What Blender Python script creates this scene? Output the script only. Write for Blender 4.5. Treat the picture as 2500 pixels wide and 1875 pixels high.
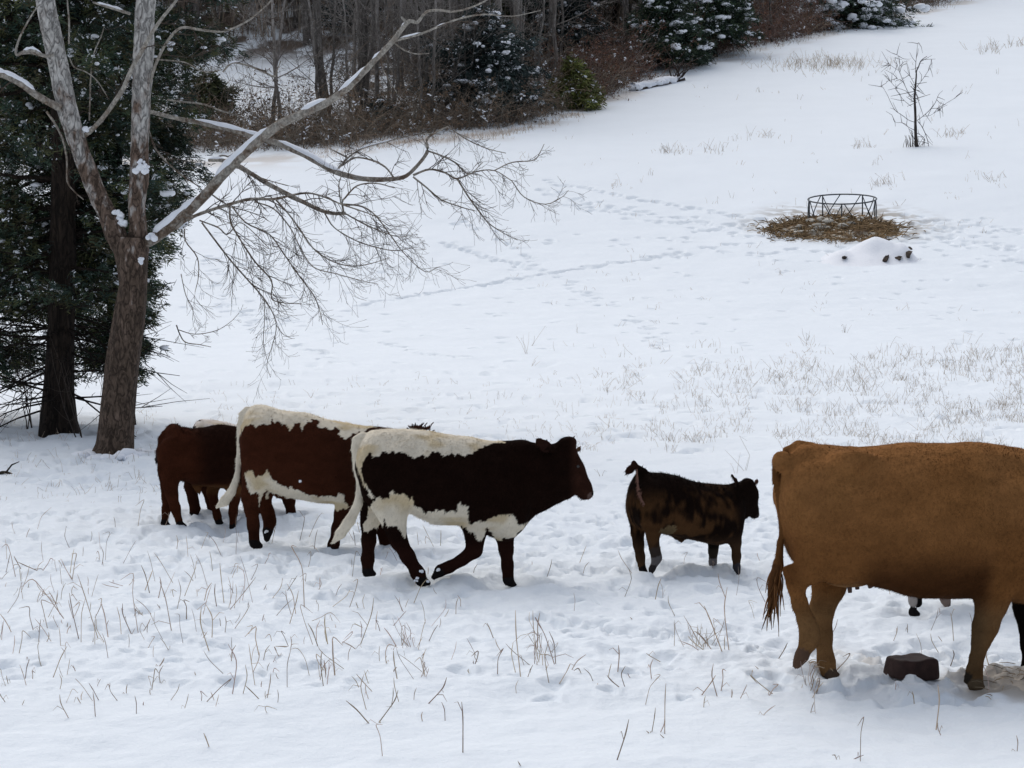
import bpy, bmesh, math, random
import numpy as np
from mathutils import Vector, Matrix

for _o in list(bpy.data.objects):
    bpy.data.objects.remove(_o)
SC = bpy.context.scene
COL = SC.collection
random.seed(7)
RNG = np.random.default_rng(7)

# ------------------------------------------------------------------ camera, sky, sun, exposure
FPX = 5300.0                      # focal length in photo pixels (photo 2500 x 1875)
PITCH = math.radians(4.03)
CAMH = 2.42
cam_d = bpy.data.cameras.new("camera")
cam = bpy.data.objects.new("camera", cam_d)
COL.objects.link(cam)
cam.location = (0, 0, CAMH)
cam.rotation_euler = (math.radians(90) - PITCH, 0, 0)
cam_d.sensor_width = 36.0
cam_d.lens = 36.0 * FPX / 2500.0
cam_d.clip_start = 0.1
cam_d.clip_end = 5000
SC.camera = cam

SUN_EL, SUN_AZ = math.radians(52), math.radians(-25)     # azimuth from +Y towards +X
world = bpy.data.worlds.new("World")
SC.world = world
world.use_nodes = True
wn = world.node_tree
bg = wn.nodes["Background"]
sky = wn.nodes.new("ShaderNodeTexSky")
sky.sky_type = 'NISHITA'
sky.sun_disc = False
sky.sun_elevation = SUN_EL
sky.sun_rotation = SUN_AZ
sky.air_density = 1.0
sky.dust_density = 6.0
sky.ozone_density = 1.0
hsv = wn.nodes.new("ShaderNodeHueSaturation")
hsv.inputs["Saturation"].default_value = 1.05            # cloud cover: grey-white sky
wn.links.new(sky.outputs[0], hsv.inputs["Color"])
tint = wn.nodes.new("ShaderNodeVectorMath"); tint.operation = 'MULTIPLY'
tint.inputs[1].default_value = (.955, .995, 1.06)          # cool overcast
mixc = wn.nodes.new("ShaderNodeMix"); mixc.data_type = 'RGBA'      # even cloud deck over the clear-sky gradient
mixc.inputs["Factor"].default_value = .6
mixc.inputs["B"].default_value = (4.55, 4.62, 4.75, 1)
for _i in mixc.inputs:
    if _i.type == 'RGBA' and _i.name == 'B': _i.default_value = (4.55, 4.62, 4.75, 1)
wn.links.new(hsv.outputs[0], [i for i in mixc.inputs if i.type == 'RGBA' and i.name == 'A'][0])
wn.links.new([o for o in mixc.outputs if o.type == 'RGBA'][0], tint.inputs[0])
wn.links.new(tint.outputs[0], bg.inputs[0])
bg.inputs[1].default_value = 0.108
sun_d = bpy.data.lights.new("sun", 'SUN')
sun_d.energy = 1.15
sun_d.angle = math.radians(65)
sun_d.color = (1.0, 0.99, 0.97)
sun = bpy.data.objects.new("sun", sun_d)
COL.objects.link(sun)
sd = Vector((math.sin(SUN_AZ) * math.cos(SUN_EL), math.cos(SUN_AZ) * math.cos(SUN_EL), math.sin(SUN_EL)))
sun.rotation_euler = sd.to_track_quat('Z', 'Y').to_euler()
SC.view_settings.view_transform = 'Standard'
SC.view_settings.look = 'None'
SC.view_settings.gamma = 1.0
SC.view_settings.exposure = 0.25
SC.render.engine = 'CYCLES'
SC.cycles.max_bounces = 7
SC.cycles.diffuse_bounces = 6
SC.cycles.use_denoising = True

# ------------------------------------------------------------------ helpers
def smooth(t, a, b):
    t = np.clip((np.asarray(t, float) - a) / (b - a), 0, 1)
    return t * t * (3 - 2 * t)

def _hash(ix, iy, iz, seed):
    h = (ix.astype(np.int64) * 374761393 + iy.astype(np.int64) * 668265263 + iz.astype(np.int64) * 2147483647 + seed * 1274126177) & 0xFFFFFFFF
    h = ((h ^ (h >> 13)) * 1274126177) & 0xFFFFFFFF
    h = (h ^ (h >> 16)) & 0xFFFF
    return h / 65535.0

def vn2(x, y, seed=0):
    x = np.asarray(x, float); y = np.asarray(y, float)
    xi = np.floor(x); yi = np.floor(y)
    fx = x - xi; fy = y - yi
    fx = fx * fx * (3 - 2 * fx); fy = fy * fy * (3 - 2 * fy)
    z = np.zeros_like(xi)
    a = _hash(xi, yi, z, seed); b = _hash(xi + 1, yi, z, seed)
    c = _hash(xi, yi + 1, z, seed); d = _hash(xi + 1, yi + 1, z, seed)
    return (a + (b - a) * fx) * (1 - fy) + (c + (d - c) * fx) * fy

def fbm2(x, y, oct=4, seed=0):
    s = 0; a = 0.5; t = 0
    for o in range(oct):
        ca, sa = math.cos(o * 1.1 + .5), math.sin(o * 1.1 + .5)
        s = s + a * vn2((x * ca - y * sa) * 2 ** o + 17.3 * o, (x * sa + y * ca) * 2 ** o - 9.1 * o, seed + o)
        t += a; a *= .5
    return s / t

def vn3(p, seed=0):
    i = np.floor(p); f = p - i; f = f * f * (3 - 2 * f)
    x, y, z = i[:, 0], i[:, 1], i[:, 2]
    r = 0
    for dx in (0, 1):
        for dy in (0, 1):
            for dz in (0, 1):
                w = (f[:, 0] if dx else 1 - f[:, 0]) * (f[:, 1] if dy else 1 - f[:, 1]) * (f[:, 2] if dz else 1 - f[:, 2])
                r = r + w * _hash(x + dx, y + dy, z + dz, seed)
    return r

def make_mesh(name, V, quads=None, tris=None, col=None, smooth_shade=True, tri_mat=None, quad_mat=None):
    me = bpy.data.meshes.new(name)
    V = np.ascontiguousarray(V, dtype=np.float32)
    me.vertices.add(len(V)); me.vertices.foreach_set("co", V.ravel())
    idx = []; starts = []; n = 0; mats = []
    if quads is not None and len(quads):
        q = np.asarray(quads, dtype=np.int32); idx.append(q.ravel()); starts.append(np.arange(len(q)) * 4); n = len(q) * 4
        mats.append(np.zeros(len(q), np.int32) if quad_mat is None else np.asarray(quad_mat, np.int32))
    if tris is not None and len(tris):
        t = np.asarray(tris, dtype=np.int32); idx.append(t.ravel()); starts.append(n + np.arange(len(t)) * 3)
        mats.append(np.zeros(len(t), np.int32) if tri_mat is None else np.asarray(tri_mat, np.int32))
    idx = np.concatenate(idx).astype(np.int32); starts = np.concatenate(starts).astype(np.int32)
    me.loops.add(len(idx)); me.loops.foreach_set("vertex_index", idx)
    me.polygons.add(len(starts)); me.polygons.foreach_set("loop_start", starts)
    me.polygons.foreach_set("material_index", np.concatenate(mats))
    me.polygons.foreach_set("use_smooth", np.full(len(starts), smooth_shade, dtype=bool))
    me.update(calc_edges=True)
    if col is not None:
        c = np.ones((len(V), 4), np.float32); c[:, :3] = col
        a = me.color_attributes.new("col", 'FLOAT_COLOR', 'POINT')
        a.data.foreach_set("color", c.ravel())
    return me

def put(name, me, mats, parent=None, loc=None):
    o = bpy.data.objects.new(name, me)
    for m in (mats if isinstance(mats, (list, tuple)) else [mats]):
        if len(me.materials) < (len(mats) if isinstance(mats, (list, tuple)) else 1):
            me.materials.append(m)
    COL.objects.link(o)
    if parent is not None: o.parent = parent
    if loc is not None: o.location = loc
    return o

def tag(o, label, cat, group=None):
    o["label"] = label; o["category"] = cat
    if group: o["group"] = group
    return o

def empty(name, loc, rz=0.0):
    o = bpy.data.objects.new(name, None); COL.objects.link(o)
    o.location = loc; o.rotation_euler = (0, 0, rz); o.empty_display_size = .2
    return o

def copy_tree(o, parent=None):
    c = o.copy(); COL.objects.link(c)
    if parent is not None: c.parent = parent
    for ch in list(o.children): copy_tree(ch, c)
    return c

class TB:
    """collects tapered tubes into one mesh"""
    def __init__(s): s.V = []; s.Q = []; s.T = []; s.C = []; s.n = 0
    def tube(s, P, R, sides=6, col=None, jit=0.0, flat=1.0):
        P = np.asarray(P, float); R = np.asarray(R, float); n = len(P)
        t = np.gradient(P, axis=0); t /= np.linalg.norm(t, axis=1)[:, None] + 1e-9
        m = t.mean(0)
        ref = np.array([0, 0, 1.]) if abs(m[2]) < .75 * np.linalg.norm(m) else np.array([0, 1., 0])
        a = np.cross(t, ref); a /= np.linalg.norm(a, axis=1)[:, None] + 1e-9
        b = np.cross(a, t)
        th = np.arange(sides) * 2 * math.pi / sides
        rr = R[:, None] * (1 + (jit * RNG.standard_normal((n, sides)) if jit else 0))
        ring = P[:, None, :] + (a[:, None, :] * np.cos(th)[None, :, None] + b[:, None, :] * np.sin(th)[None, :, None] * flat) * rr[:, :, None]
        s.V.append(ring.reshape(-1, 3))
        i = np.arange(n - 1)[:, None] * sides; j = np.arange(sides)[None, :]; j2 = (j + 1) % sides
        q = np.stack([i + j, i + j2, i + sides + j2, i + sides + j], -1).reshape(-1, 4) + s.n
        s.Q.append(q)
        if sides > 3:
            s.Q.append(np.array([[s.n + (n - 1) * sides + k for k in (0, 1, sides // 2, sides - 1)]])) if sides >= 4 else None
        s.C.append(np.tile(np.asarray(col if col is not None else (.5, .5, .5), float), (n * sides, 1)))
        s.n += n * sides
    def blob(s, c, r, col=(.84, .86, .9), seed=0):
        B, F = ICO
        v = B * (1 + .25 * (RNG.random((len(B), 1)) - .5)) * np.asarray(r)[None, :] + np.asarray(c)[None, :]
        s.V.append(v); s.T.append(F + s.n); s.C.append(np.tile(np.asarray(col, float), (len(v), 1))); s.n += len(v)
    def mesh(s, name, smooth_shade=True):
        return make_mesh(name, np.concatenate(s.V), np.concatenate(s.Q) if s.Q else None, np.concatenate(s.T) if s.T else None, np.concatenate(s.C), smooth_shade)

def _ico():
    bm = bmesh.new(); bmesh.ops.create_icosphere(bm, subdivisions=2, radius=1)
    v = np.array([p.co[:] for p in bm.verts]); f = np.array([[q.index for q in p.verts] for p in bm.faces]); bm.free()
    return v, f
ICO = _ico()

def catmull(P, m=4):
    P = np.asarray(P, float)
    if len(P) < 3: 
        t = np.linspace(0, 1, m + 1)[:, None]
        return P[0] + (P[-1] - P[0]) * t
    Q = np.vstack([2 * P[0] - P[1], P, 2 * P[-1] - P[-2]])
    out = []
    for i in range(1, len(Q) - 2):
        for k in range(m):
            t = k / m
            out.append(.5 * ((2 * Q[i]) + (-Q[i - 1] + Q[i + 1]) * t + (2 * Q[i - 1] - 5 * Q[i] + 4 * Q[i + 1] - Q[i + 2]) * t * t + (-Q[i - 1] + 3 * Q[i] - 3 * Q[i + 1] + Q[i + 2]) * t ** 3))
    out.append(P[-1])
    return np.array(out)

# photo pixel -> view ray -> world
def ray(px, py):
    u = (px - 1250) / FPX; v = (937.5 - py) / FPX
    return np.array([u, math.cos(PITCH) + v * math.sin(PITCH), -math.sin(PITCH) + v * math.cos(PITCH)])
def at_y(px, py, y):
    d = ray(px, py); t = y / d[1]
    return np.array([d[0] * t, y, CAMH + d[2] * t])

# ------------------------------------------------------------------ materials
def mat_new(name):
    m = bpy.data.materials.new(name); m.use_nodes = True
    return m, m.node_tree, m.node_tree.nodes["Principled BSDF"]

def N(nt, typ, **kw):
    n = nt.nodes.new(typ)
    for k, v in kw.items():
        if k in n.inputs: n.inputs[k].default_value = v
        else: setattr(n, k, v)
    return n

def mat_attr(name, rough=.85, spec=.2, bump=0.0, bscale=60, vary=0.0, vscale=8):
    m, nt, b = mat_new(name)
    a = N(nt, "ShaderNodeAttribute", attribute_name="col")
    out = a.outputs["Color"]
    tc = N(nt, "ShaderNodeTexCoord")
    if vary:
        no = N(nt, "ShaderNodeTexNoise", Scale=vscale, Detail=4.0)
        nt.links.new(tc.outputs["Object"], no.inputs["Vector"])
        mr = N(nt, "ShaderNodeMapRange"); mr.inputs[3].default_value = 1 - vary; mr.inputs[4].default_value = 1 + vary
        mr.inputs[1].default_value = .25; mr.inputs[2].default_value = .75
        nt.links.new(no.outputs[0], mr.inputs[0])
        mx = N(nt, "ShaderNodeVectorMath", operation='SCALE')
        nt.links.new(out, mx.inputs[0]); nt.links.new(mr.outputs[0], mx.inputs["Scale"])
        out = mx.outputs[0]
    nt.links.new(out, b.inputs["Base Color"])
    b.inputs["Roughness"].default_value = rough
    b.inputs["Specular IOR Level"].default_value = spec
    if bump:
        no = N(nt, "ShaderNodeTexNoise", Scale=bscale, Detail=3.0)
        nt.links.new(tc.outputs["Object"], no.inputs["Vector"])
        bp = N(nt, "ShaderNodeBump", Strength=bump, Distance=.02)
        nt.links.new(no.outputs[0], bp.inputs["Height"])
        nt.links.new(bp.outputs[0], b.inputs["Normal"])
    return m

def snow_mat(name):
    m, nt, b = mat_new(name)
    a = N(nt, "ShaderNodeAttribute", attribute_name="col")
    tc = N(nt, "ShaderNodeTexCoord")
    nt.links.new(a.outputs["Color"], b.inputs["Base Color"])
    b.inputs["Roughness"].default_value = .7
    b.inputs["Specular IOR Level"].default_value = .25
    n1 = N(nt, "ShaderNodeTexNoise", Scale=11.0, Detail=7.0, Roughness=.62)
    nt.links.new(tc.outputs["Object"], n1.inputs["Vector"])
    bp = N(nt, "ShaderNodeBump", Strength=.55, Distance=.035)
    nt.links.new(n1.outputs[0], bp.inputs["Height"])
    nt.links.new(bp.outputs[0], b.inputs["Normal"])
    return m

M_SNOWG = snow_mat("snow_ground")
M_SNOW = mat_attr("snow_on_things", .7, .2, .4, 25)
M_LEAF = mat_attr("evergreen_leaf", .7, .25)
M_TWIG = mat_attr("twig_bark", .9, .15)
M_BRUSH = mat_attr("brush_stem", .9, .1)
M_GRASS = mat_attr("dry_grass_blade", .85, .15)
M_COAT = mat_attr("cattle_coat", .9, .02, .35, 70, .12, 9)
M_HAIR = mat_attr("cattle_hair", .9, .02)
def mat_flat(name, c, rough=.6, spec=.3, metal=0, bump=0, bs=30, vary=.25):
    m, nt, b = mat_new(name)
    tc = N(nt, "ShaderNodeTexCoord")
    no = N(nt, "ShaderNodeTexNoise", Scale=float(bs), Detail=5.0)
    nt.links.new(tc.outputs["Object"], no.inputs["Vector"])
    cr = N(nt, "ShaderNodeValToRGB")
    cr.color_ramp.elements[0].position = .3; cr.color_ramp.elements[1].position = .7
    cr.color_ramp.elements[0].color = (*[x * (1 - vary) for x in c], 1); cr.color_ramp.elements[1].color = (*[min(1, x * (1 + vary)) for x in c], 1)
    nt.links.new(no.outputs[0], cr.inputs[0]); nt.links.new(cr.outputs[0], b.inputs["Base Color"])
    b.inputs["Roughness"].default_value = rough; b.inputs["Specular IOR Level"].default_value = spec; b.inputs["Metallic"].default_value = metal
    if bump:
        bp = N(nt, "ShaderNodeBump", Strength=bump, Distance=.01)
        nt.links.new(no.outputs[0], bp.inputs["Height"]); nt.links.new(bp.outputs[0], b.inputs["Normal"])
    return m
M_EYE = mat_flat("eye_wet", (.012, .007, .005), .08, .6)
M_BLOCK = mat_flat("mineral_block_brown", (.036, .018, .015), .7, .2, bump=.5, bs=18, vary=.35)
M_STEEL = mat_flat("feeder_steel", (.035, .045, .055), .5, .4, vary=.3, bs=6)
# ------------------------------------------------------------------ terrain
def ramp(y):
    y = np.asarray(y, float)
    a = .00264
    q = np.clip(y - 45, 0, 32)
    return a * q * q + 2 * a * 32 * np.clip(y - 77, 0, None) * 1.0

def h0(x, y):
    """field slope without the wood's hillside"""
    x = np.asarray(x, float); y = np.asarray(y, float)
    h = ramp(y) + .03 * x * smooth(y, 50, 90)
    h = h + .9 * (fbm2(x / 26 + 3, y / 30 + 8, 2, 5) - .5) * smooth(y, 55, 90)
    h = h + .10 * (fbm2(x / 5, y / 6, 2, 9) - .5)
    return h

def ground0(px, py, hf):
    d = ray(px, py)
    t = np.concatenate([np.linspace(6, 60, 1600), np.linspace(60.05, 420, 3000)])
    x = d[0] * t; y = d[1] * t; z = CAMH + d[2] * t
    b = z < hf(x, y)
    if not b.any(): return None
    i = int(np.argmax(b))
    if i == 0: return np.array([x[0], y[0], z[0]])
    lo, hi = t[i - 1], t[i]
    for _ in range(25):
        m = .5 * (lo + hi)
        if CAMH + d[2] * m < hf(np.array([d[0] * m]), np.array([d[1] * m]))[0]: hi = m
        else: lo = m
    return np.array([d[0] * hi, d[1] * hi, CAMH + d[2] * hi])

# the line where the field meets the wood, in the world
_e = [ground0(px, py, h0) for px, py in ((-100, 385), (250, 380), (520, 376), (640, 373), (850, 363), (1000, 337), (1240, 316), (1400, 268), (1540, 215), (1700, 152), (1900, 108), (2100, 58), (2340, 2))]
EX = np.array([p[0] for p in _e]); EY = np.array([p[1] for p in _e])
EX = np.concatenate([[-300, EX[0] - 20], EX, [EX[-1] + 40, EX[-1] + 300]])
EY = np.concatenate([[EY[0] - 5, EY[0]], EY, [EY[-1] + 95, EY[-1] + 500]])
def edge_s(x, y):
    return np.asarray(y, float) - np.interp(x, EX, EY)

def hbase(x, y):
    s = edge_s(x, y)
    k = s - 42
    sp = np.where(k > 20, k, 4 * np.log1p(np.exp(np.clip(k, -40, 20) / 4)))
    h = h0(x, y) + .30 * np.minimum(sp, 140)
    return h + .5 * (fbm2(np.asarray(x) / 7, np.asarray(y) / 7, 3, 31) - .5) * smooth(s, 1, 8)

def ground(px, py): return ground0(px, py, hbase)

def bumps(x, y):
    r = np.hypot(x, y)
    near = 1 - smooth(r, 24, 48)
    tr = smooth(r, 10.6, 12.2) * (1 - smooth(r, 17.5, 24))        # trampled by the herd
    b = .125 * (fbm2(x * .7, y * 1.0, 3, 40) - .5) * near
    b = b + 0.058 * (fbm2(x * 2.0, y * 2.4, 3, 44) - .5) * near * (.6 + .4 * tr)
    b = b + .022 * (fbm2(x * 5.5, y * 6.5, 2, 46) - .5) * near
    n = fbm2(x * 6.0, y * 6.0, 3, 47)
    b = b + tr * .052 * (n - .5) + tr * .035 * np.abs(fbm2(x * 11, y * 11, 2, 52) - .5)
    mid = smooth(r, 22, 32) * (1 - smooth(r, 60, 100))
    b = b + mid * .07 * (fbm2(x * 1.5, y * 1.2, 3, 55) - .5)
    far = smooth(r, 40, 70)
    b = b + far * .12 * (fbm2(x * .35, y * .35, 3, 57) - .5)
    return b
def hfull(x, y): return hbase(x, y) + bumps(x, y)
def hz(x, y): return float(hfull(np.array([x]), np.array([y]))[0])

# ------- dents: hoof prints and tracks
DENTS = []          # x, y, radius, depth, stretch angle
def dent_px(px, py, r, dep):
    g = ground(px, py)
    if g is not None: DENTS.append((g[0], g[1], r, dep))
def trail(pts, n, jx, jy, r=.14, dep=.09):
    pts = np.array(pts, float) * 1.1302
    L = np.concatenate([[0], np.cumsum(np.linalg.norm(np.diff(pts, axis=0), axis=1))])
    for k in range(n):
        t = L[-1] * (k + RNG.random() * .5) / n
        dent_px(np.interp(t, L, pts[:, 0]) + RNG.normal() * jx, np.interp(t, L, pts[:, 1]) + RNG.normal() * jy, r * RNG.uniform(.7, 1.25), dep * RNG.uniform(.7, 1.2))
# overview coordinates (2212 wide)
trail([(770, 665), (900, 640), (1180, 592), (1330, 568), (1480, 545)], 70, 5, 1.5, .15, .12)
trail([(960, 528), (1050, 555), (1175, 585)], 28, 5, 1.5, .15, .12)
trail([(1190, 392), (1330, 420), (1480, 447), (1650, 478)], 46, 9, 3, .17, .10)
trail([(1160, 410), (1300, 445), (1500, 475), (1640, 492)], 46, 14, 5, .17, .10)
trail([(1230, 440), (1400, 470), (1600, 505)], 34, 14, 6, .17, .09)
trail([(620, 745), (700, 762), (740, 790)], 16, 8, 3, .13, .1)
trail([(820, 735), (900, 760), (1000, 775)], 14, 8, 2, .12, .1)
trail([(1370, 690), (1400, 715), (1440, 750)], 26, 14, 10, .13, .1)
trail([(440, 560), (470, 640), (530, 690), (640, 700)], 40, 18, 10, .16, .1)
trail([(980, 470), (1100, 520), (1200, 600), (1310, 660)], 30, 14, 6, .16, .1)
trail([(1990, 490), (2100, 520), (2212, 560)], 34, 14, 9, .17, .09)
trail([(1950, 470), (2080, 490), (2212, 500)], 34, 14, 9, .17, .09)
for _ in range(130):
    dent_px(RNG.normal(2040, 190), RNG.normal(585, 28), .16, .09)
for _ in range(260):
    dent_px(RNG.uniform(430, 2500), RNG.uniform(560, 960), RNG.uniform(.1, .16), .07)
for _ in range(200):
    dent_px(RNG.uniform(330, 2500), RNG.uniform(950, 1120), RNG.uniform(.08, .14), .07)
for _ in range(400):
    dent_px(RNG.uniform(300, 2500), RNG.normal(1310, 95), RNG.uniform(.035, .085), RNG.uniform(.025, .06))
for _ in range(260):
    dent_px(RNG.uniform(0, 2500), RNG.uniform(1150, 1700), RNG.uniform(.035, .08), RNG.uniform(.02, .045))
for _ in range(80):
    dent_px(RNG.normal(2250, 160), RNG.normal(1640, 40), RNG.uniform(.06, .1), .055)
for _ in range(120):
    dent_px(RNG.uniform(0, 420), RNG.uniform(1010, 1200), RNG.uniform(.08, .15), .06)
for pts in ([(-20, 1235), (500, 1205), (1000, 1245), (1700, 1225), (2230, 1290)], [(-20, 1170), (600, 1160), (1300, 1170), (2230, 1180)], [(1150, 1330), (1600, 1400), (2230, 1475)], [(0, 1120), (400, 1130), (1100, 1120), (1700, 1120)]):
    trail(pts, 100, 9, 9, .05, .05)
# pits the cattle stand in (photo px of the hooves)
for fx, fy in ((896, 1404), (1032, 1428), (1245, 1432), (623, 1338), (811, 1354), (951, 1366), (400, 1284), (442, 1288), (535, 1280), (571, 1296), (718, 1298), (1570, 1394), (1590, 1392), (1741, 1402), (1800, 1400), (2026, 1655), (2385, 1682), (2226, 1498), (2490, 1664)):
    dent_px(fx, fy, .15, .06)
for fx, fy in ((1245, 1425), (1240, 1432), (951, 1362), (718, 1285), (718, 1292), (571, 1294)): dent_px(fx, fy, .22, .10)

def build_ground():
    fine = np.linspace(-16.5, 16.5, 640)
    az = np.radians(np.concatenate([np.arange(-180, -16.6, 3.0), fine, np.arange(19, 180, 3.0)]))
    near = 1 / np.linspace(1 / 7.5, 1 / 40, 600)
    rr = np.concatenate([[.4, 2, 4, 5.5, 6.5, 7.1], near, np.arange(40.09, 96, .09), np.arange(96.3, 210, .35), np.geomspace(213, 1600, 36)])
    A, R = np.meshgrid(az, rr)
    X = R * np.sin(A); Y = R * np.cos(A)
    n, m = X.shape
    Z = hfull(X.ravel(), Y.ravel()).reshape(n, m)
    D = np.zeros_like(Z)
    for (dx, dy, dr, dep) in DENTS:
        ra = math.hypot(dx, dy); aa = math.atan2(dx, dy); w = dr * 2.0
        i0, i1 = np.searchsorted(rr, [ra - w, ra + w]); j0, j1 = np.searchsorted(az, [aa - w / ra, aa + w / ra])
        if i1 <= i0 or j1 <= j0: continue
        q = np.hypot((X[i0:i1, j0:j1] - dx), (Y[i0:i1, j0:j1] - dy) * .85) / dr
        D[i0:i1, j0:j1] = np.minimum(D[i0:i1, j0:j1], -dep * np.exp(-(q * (1 + .28 * np.sin(3 * np.arctan2(Y[i0:i1, j0:j1] - dy, X[i0:i1, j0:j1] - dx) + dx * 40))) ** 4)) + np.where(D[i0:i1, j0:j1] > -.01, .22 * dep * np.exp(-((q - 1.35) / .35) ** 2), 0)
    Z = Z + D
    # colours: snow, leaf litter in the wood, dirty trodden snow
    x = X.ravel(); y = Y.ravel()
    s = edge_s(x, y)
    snow = np.array([.765, .815, .858])
    col = np.tile(snow, (len(x), 1)) * (1 + .03 * (fbm2(x * .8, y * .8, 3, 71) - .5))[:, None]
    lit = np.array([.085, .060, .045])
    k = smooth(s, .5, 4) * smooth(fbm2(x * .7, y * .7, 4, 73), .36, .56)
    clear = smooth(s, 8, 13) * (1 - smooth(s, 38, 44)) * smooth(x, -30, -24) * (1 - smooth(x, -11, -8))
    k = k * (1 - .92 * clear)
    col = col * (1 - k[:, None]) + lit * k[:, None]
    # tawny grass showing along the edge of the wood
    g = np.exp(-((s + 2.0) / 2.6) ** 2) * smooth(fbm2(x * .5, y * .5, 4, 75), .42, .66) * .5
    col = col * (1 - g[:, None]) + np.array([.42, .33, .24]) * g[:, None]
    # trodden hay and mud round the feeder and by the cow's feet
    for (fx, fy, R0, cc, am) in FEED_SPOTS:
        d = np.hypot(x - fx, (y - fy) * .8)
        kk = (1 - smooth(d, R0 * .4, R0)) * smooth(fbm2(x * 3, y * 3, 4, 79), .38, .62) * am
        col = col * (1 - kk[:, None]) + np.array(cc) * kk[:, None]
    idx = np.arange(n * m).reshape(n, m)
    Q = np.stack([idx[:-1, :-1], idx[:-1, 1:], idx[1:, 1:], idx[1:, :-1]], -1).reshape(-1, 4)[:, ::-1]
    # close the wrap-around behind the camera
    W = np.stack([idx[:-1, -1], idx[:-1, 0], idx[1:, 0], idx[1:, -1]], -1)[:, ::-1]
    c0 = len(x)
    cap = np.stack([np.full(m, c0), np.roll(idx[0], -1), idx[0]], -1)
    V = np.stack([x, y, Z.ravel()], -1)
    V = np.vstack([V, [[0, 0, hz(0, 0)]]]); col = np.vstack([col, snow])
    me = make_mesh("ground", V, np.vstack([Q, W]), cap[:, ::-1] if False else cap, col)
    o = put("ground", me, M_SNOWG); o["kind"] = "structure"; o["label"] = "snow covered pasture rising to the wood"
    return o
_f = ground(2056, 545)
_fr = ground(2480, 1672); _f2 = ground(2060, 1600)
FEED_SPOTS = [(_f[0], _f[1], 4.2, (.20, .15, .09), .8), (_fr[0], _fr[1], .5, (.30, .24, .17), .8), (_f2[0], _f2[1], .35, (.45, .38, .29), .5)]
build_ground()
# ------------------------------------------------------------------ cattle
def smin(a, b, k):
    h = np.clip(.5 + .5 * (b - a) / k, 0, 1)
    return b + (a - b) * h - k * h * (1 - h)

def surface_nets(D, org, h):
    nx, ny, nz = D.shape
    ins = D < 0
    c = [ins[i:nx - 1 + i, j:ny - 1 + j, k:nz - 1 + k] for i in (0, 1) for j in (0, 1) for k in (0, 1)]
    cnt = sum(x.astype(np.int8) for x in c)
    act = (cnt > 0) & (cnt < 8)
    ci, cj, ck = np.nonzero(act)
    vid = np.full(act.shape, -1, np.int64); vid[ci, cj, ck] = np.arange(len(ci))
    P = np.zeros((len(ci), 3)); W = np.zeros(len(ci))
    cor = [(i, j, k) for i in (0, 1) for j in (0, 1) for k in (0, 1)]
    val = {q: D[ci + q[0], cj + q[1], ck + q[2]] for q in cor}
    for a in cor:
        for ax in range(3):
            if a[ax]: continue
            b = list(a); b[ax] = 1; b = tuple(b)
            va, vb = val[a], val[b]
            m = (va < 0) != (vb < 0)
            t = np.where(m, va / np.where(m, va - vb, 1), 0)
            p = np.tile(np.array(a, float), (len(ci), 1)); p[:, ax] += t
            P[m] += p[m]; W[m] += 1
    V = (P / W[:, None] + np.stack([ci, cj, ck], -1)) * h + org
    quads = []
    for ax in range(3):
        sl0 = [slice(1, -1)] * 3; sl0[ax] = slice(0, -1)
        sl1 = list(sl0); sl1[ax] = slice(1, None)
        a = ins[tuple(sl0)]; b = ins[tuple(sl1)]
        # restrict to same size
        i, j, k = np.nonzero(a != b)
        off = [1, 1, 1]; off[ax] = 0
        i = i + off[0]; j = j + off[1]; k = k + off[2]
        s = a[i - off[0], j - off[1], k - off[2]]
        u, v = [q for q in range(3) if q != ax]
        def g(du, dv):
            q = [i.copy(), j.copy(), k.copy()]; q[u] = q[u] - du; q[v] = q[v] - dv
            return vid[q[0], q[1], q[2]]
        q4 = np.stack([g(1, 1), g(0, 1), g(0, 0), g(1, 0)], -1)
        flip = s if ax != 1 else ~s
        q4[~flip] = q4[~flip][:, ::-1]
        quads.append(q4)
    Q = np.concatenate(quads); Q = Q[(Q >= 0).all(1)]
    return V, Q

def in_poly(px, py, poly):
    poly = np.asarray(poly, float); r = np.zeros(len(px), bool)
    j = len(poly) - 1
    for i in range(len(poly)):
        xi, yi = poly[i]; xj, yj = poly[j]
        c = ((yi > py) != (yj > py)) & (px < (xj - xi) * (py - yi) / (yj - yi + 1e-12) + xi)
        r ^= c; j = i
    return r

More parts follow.
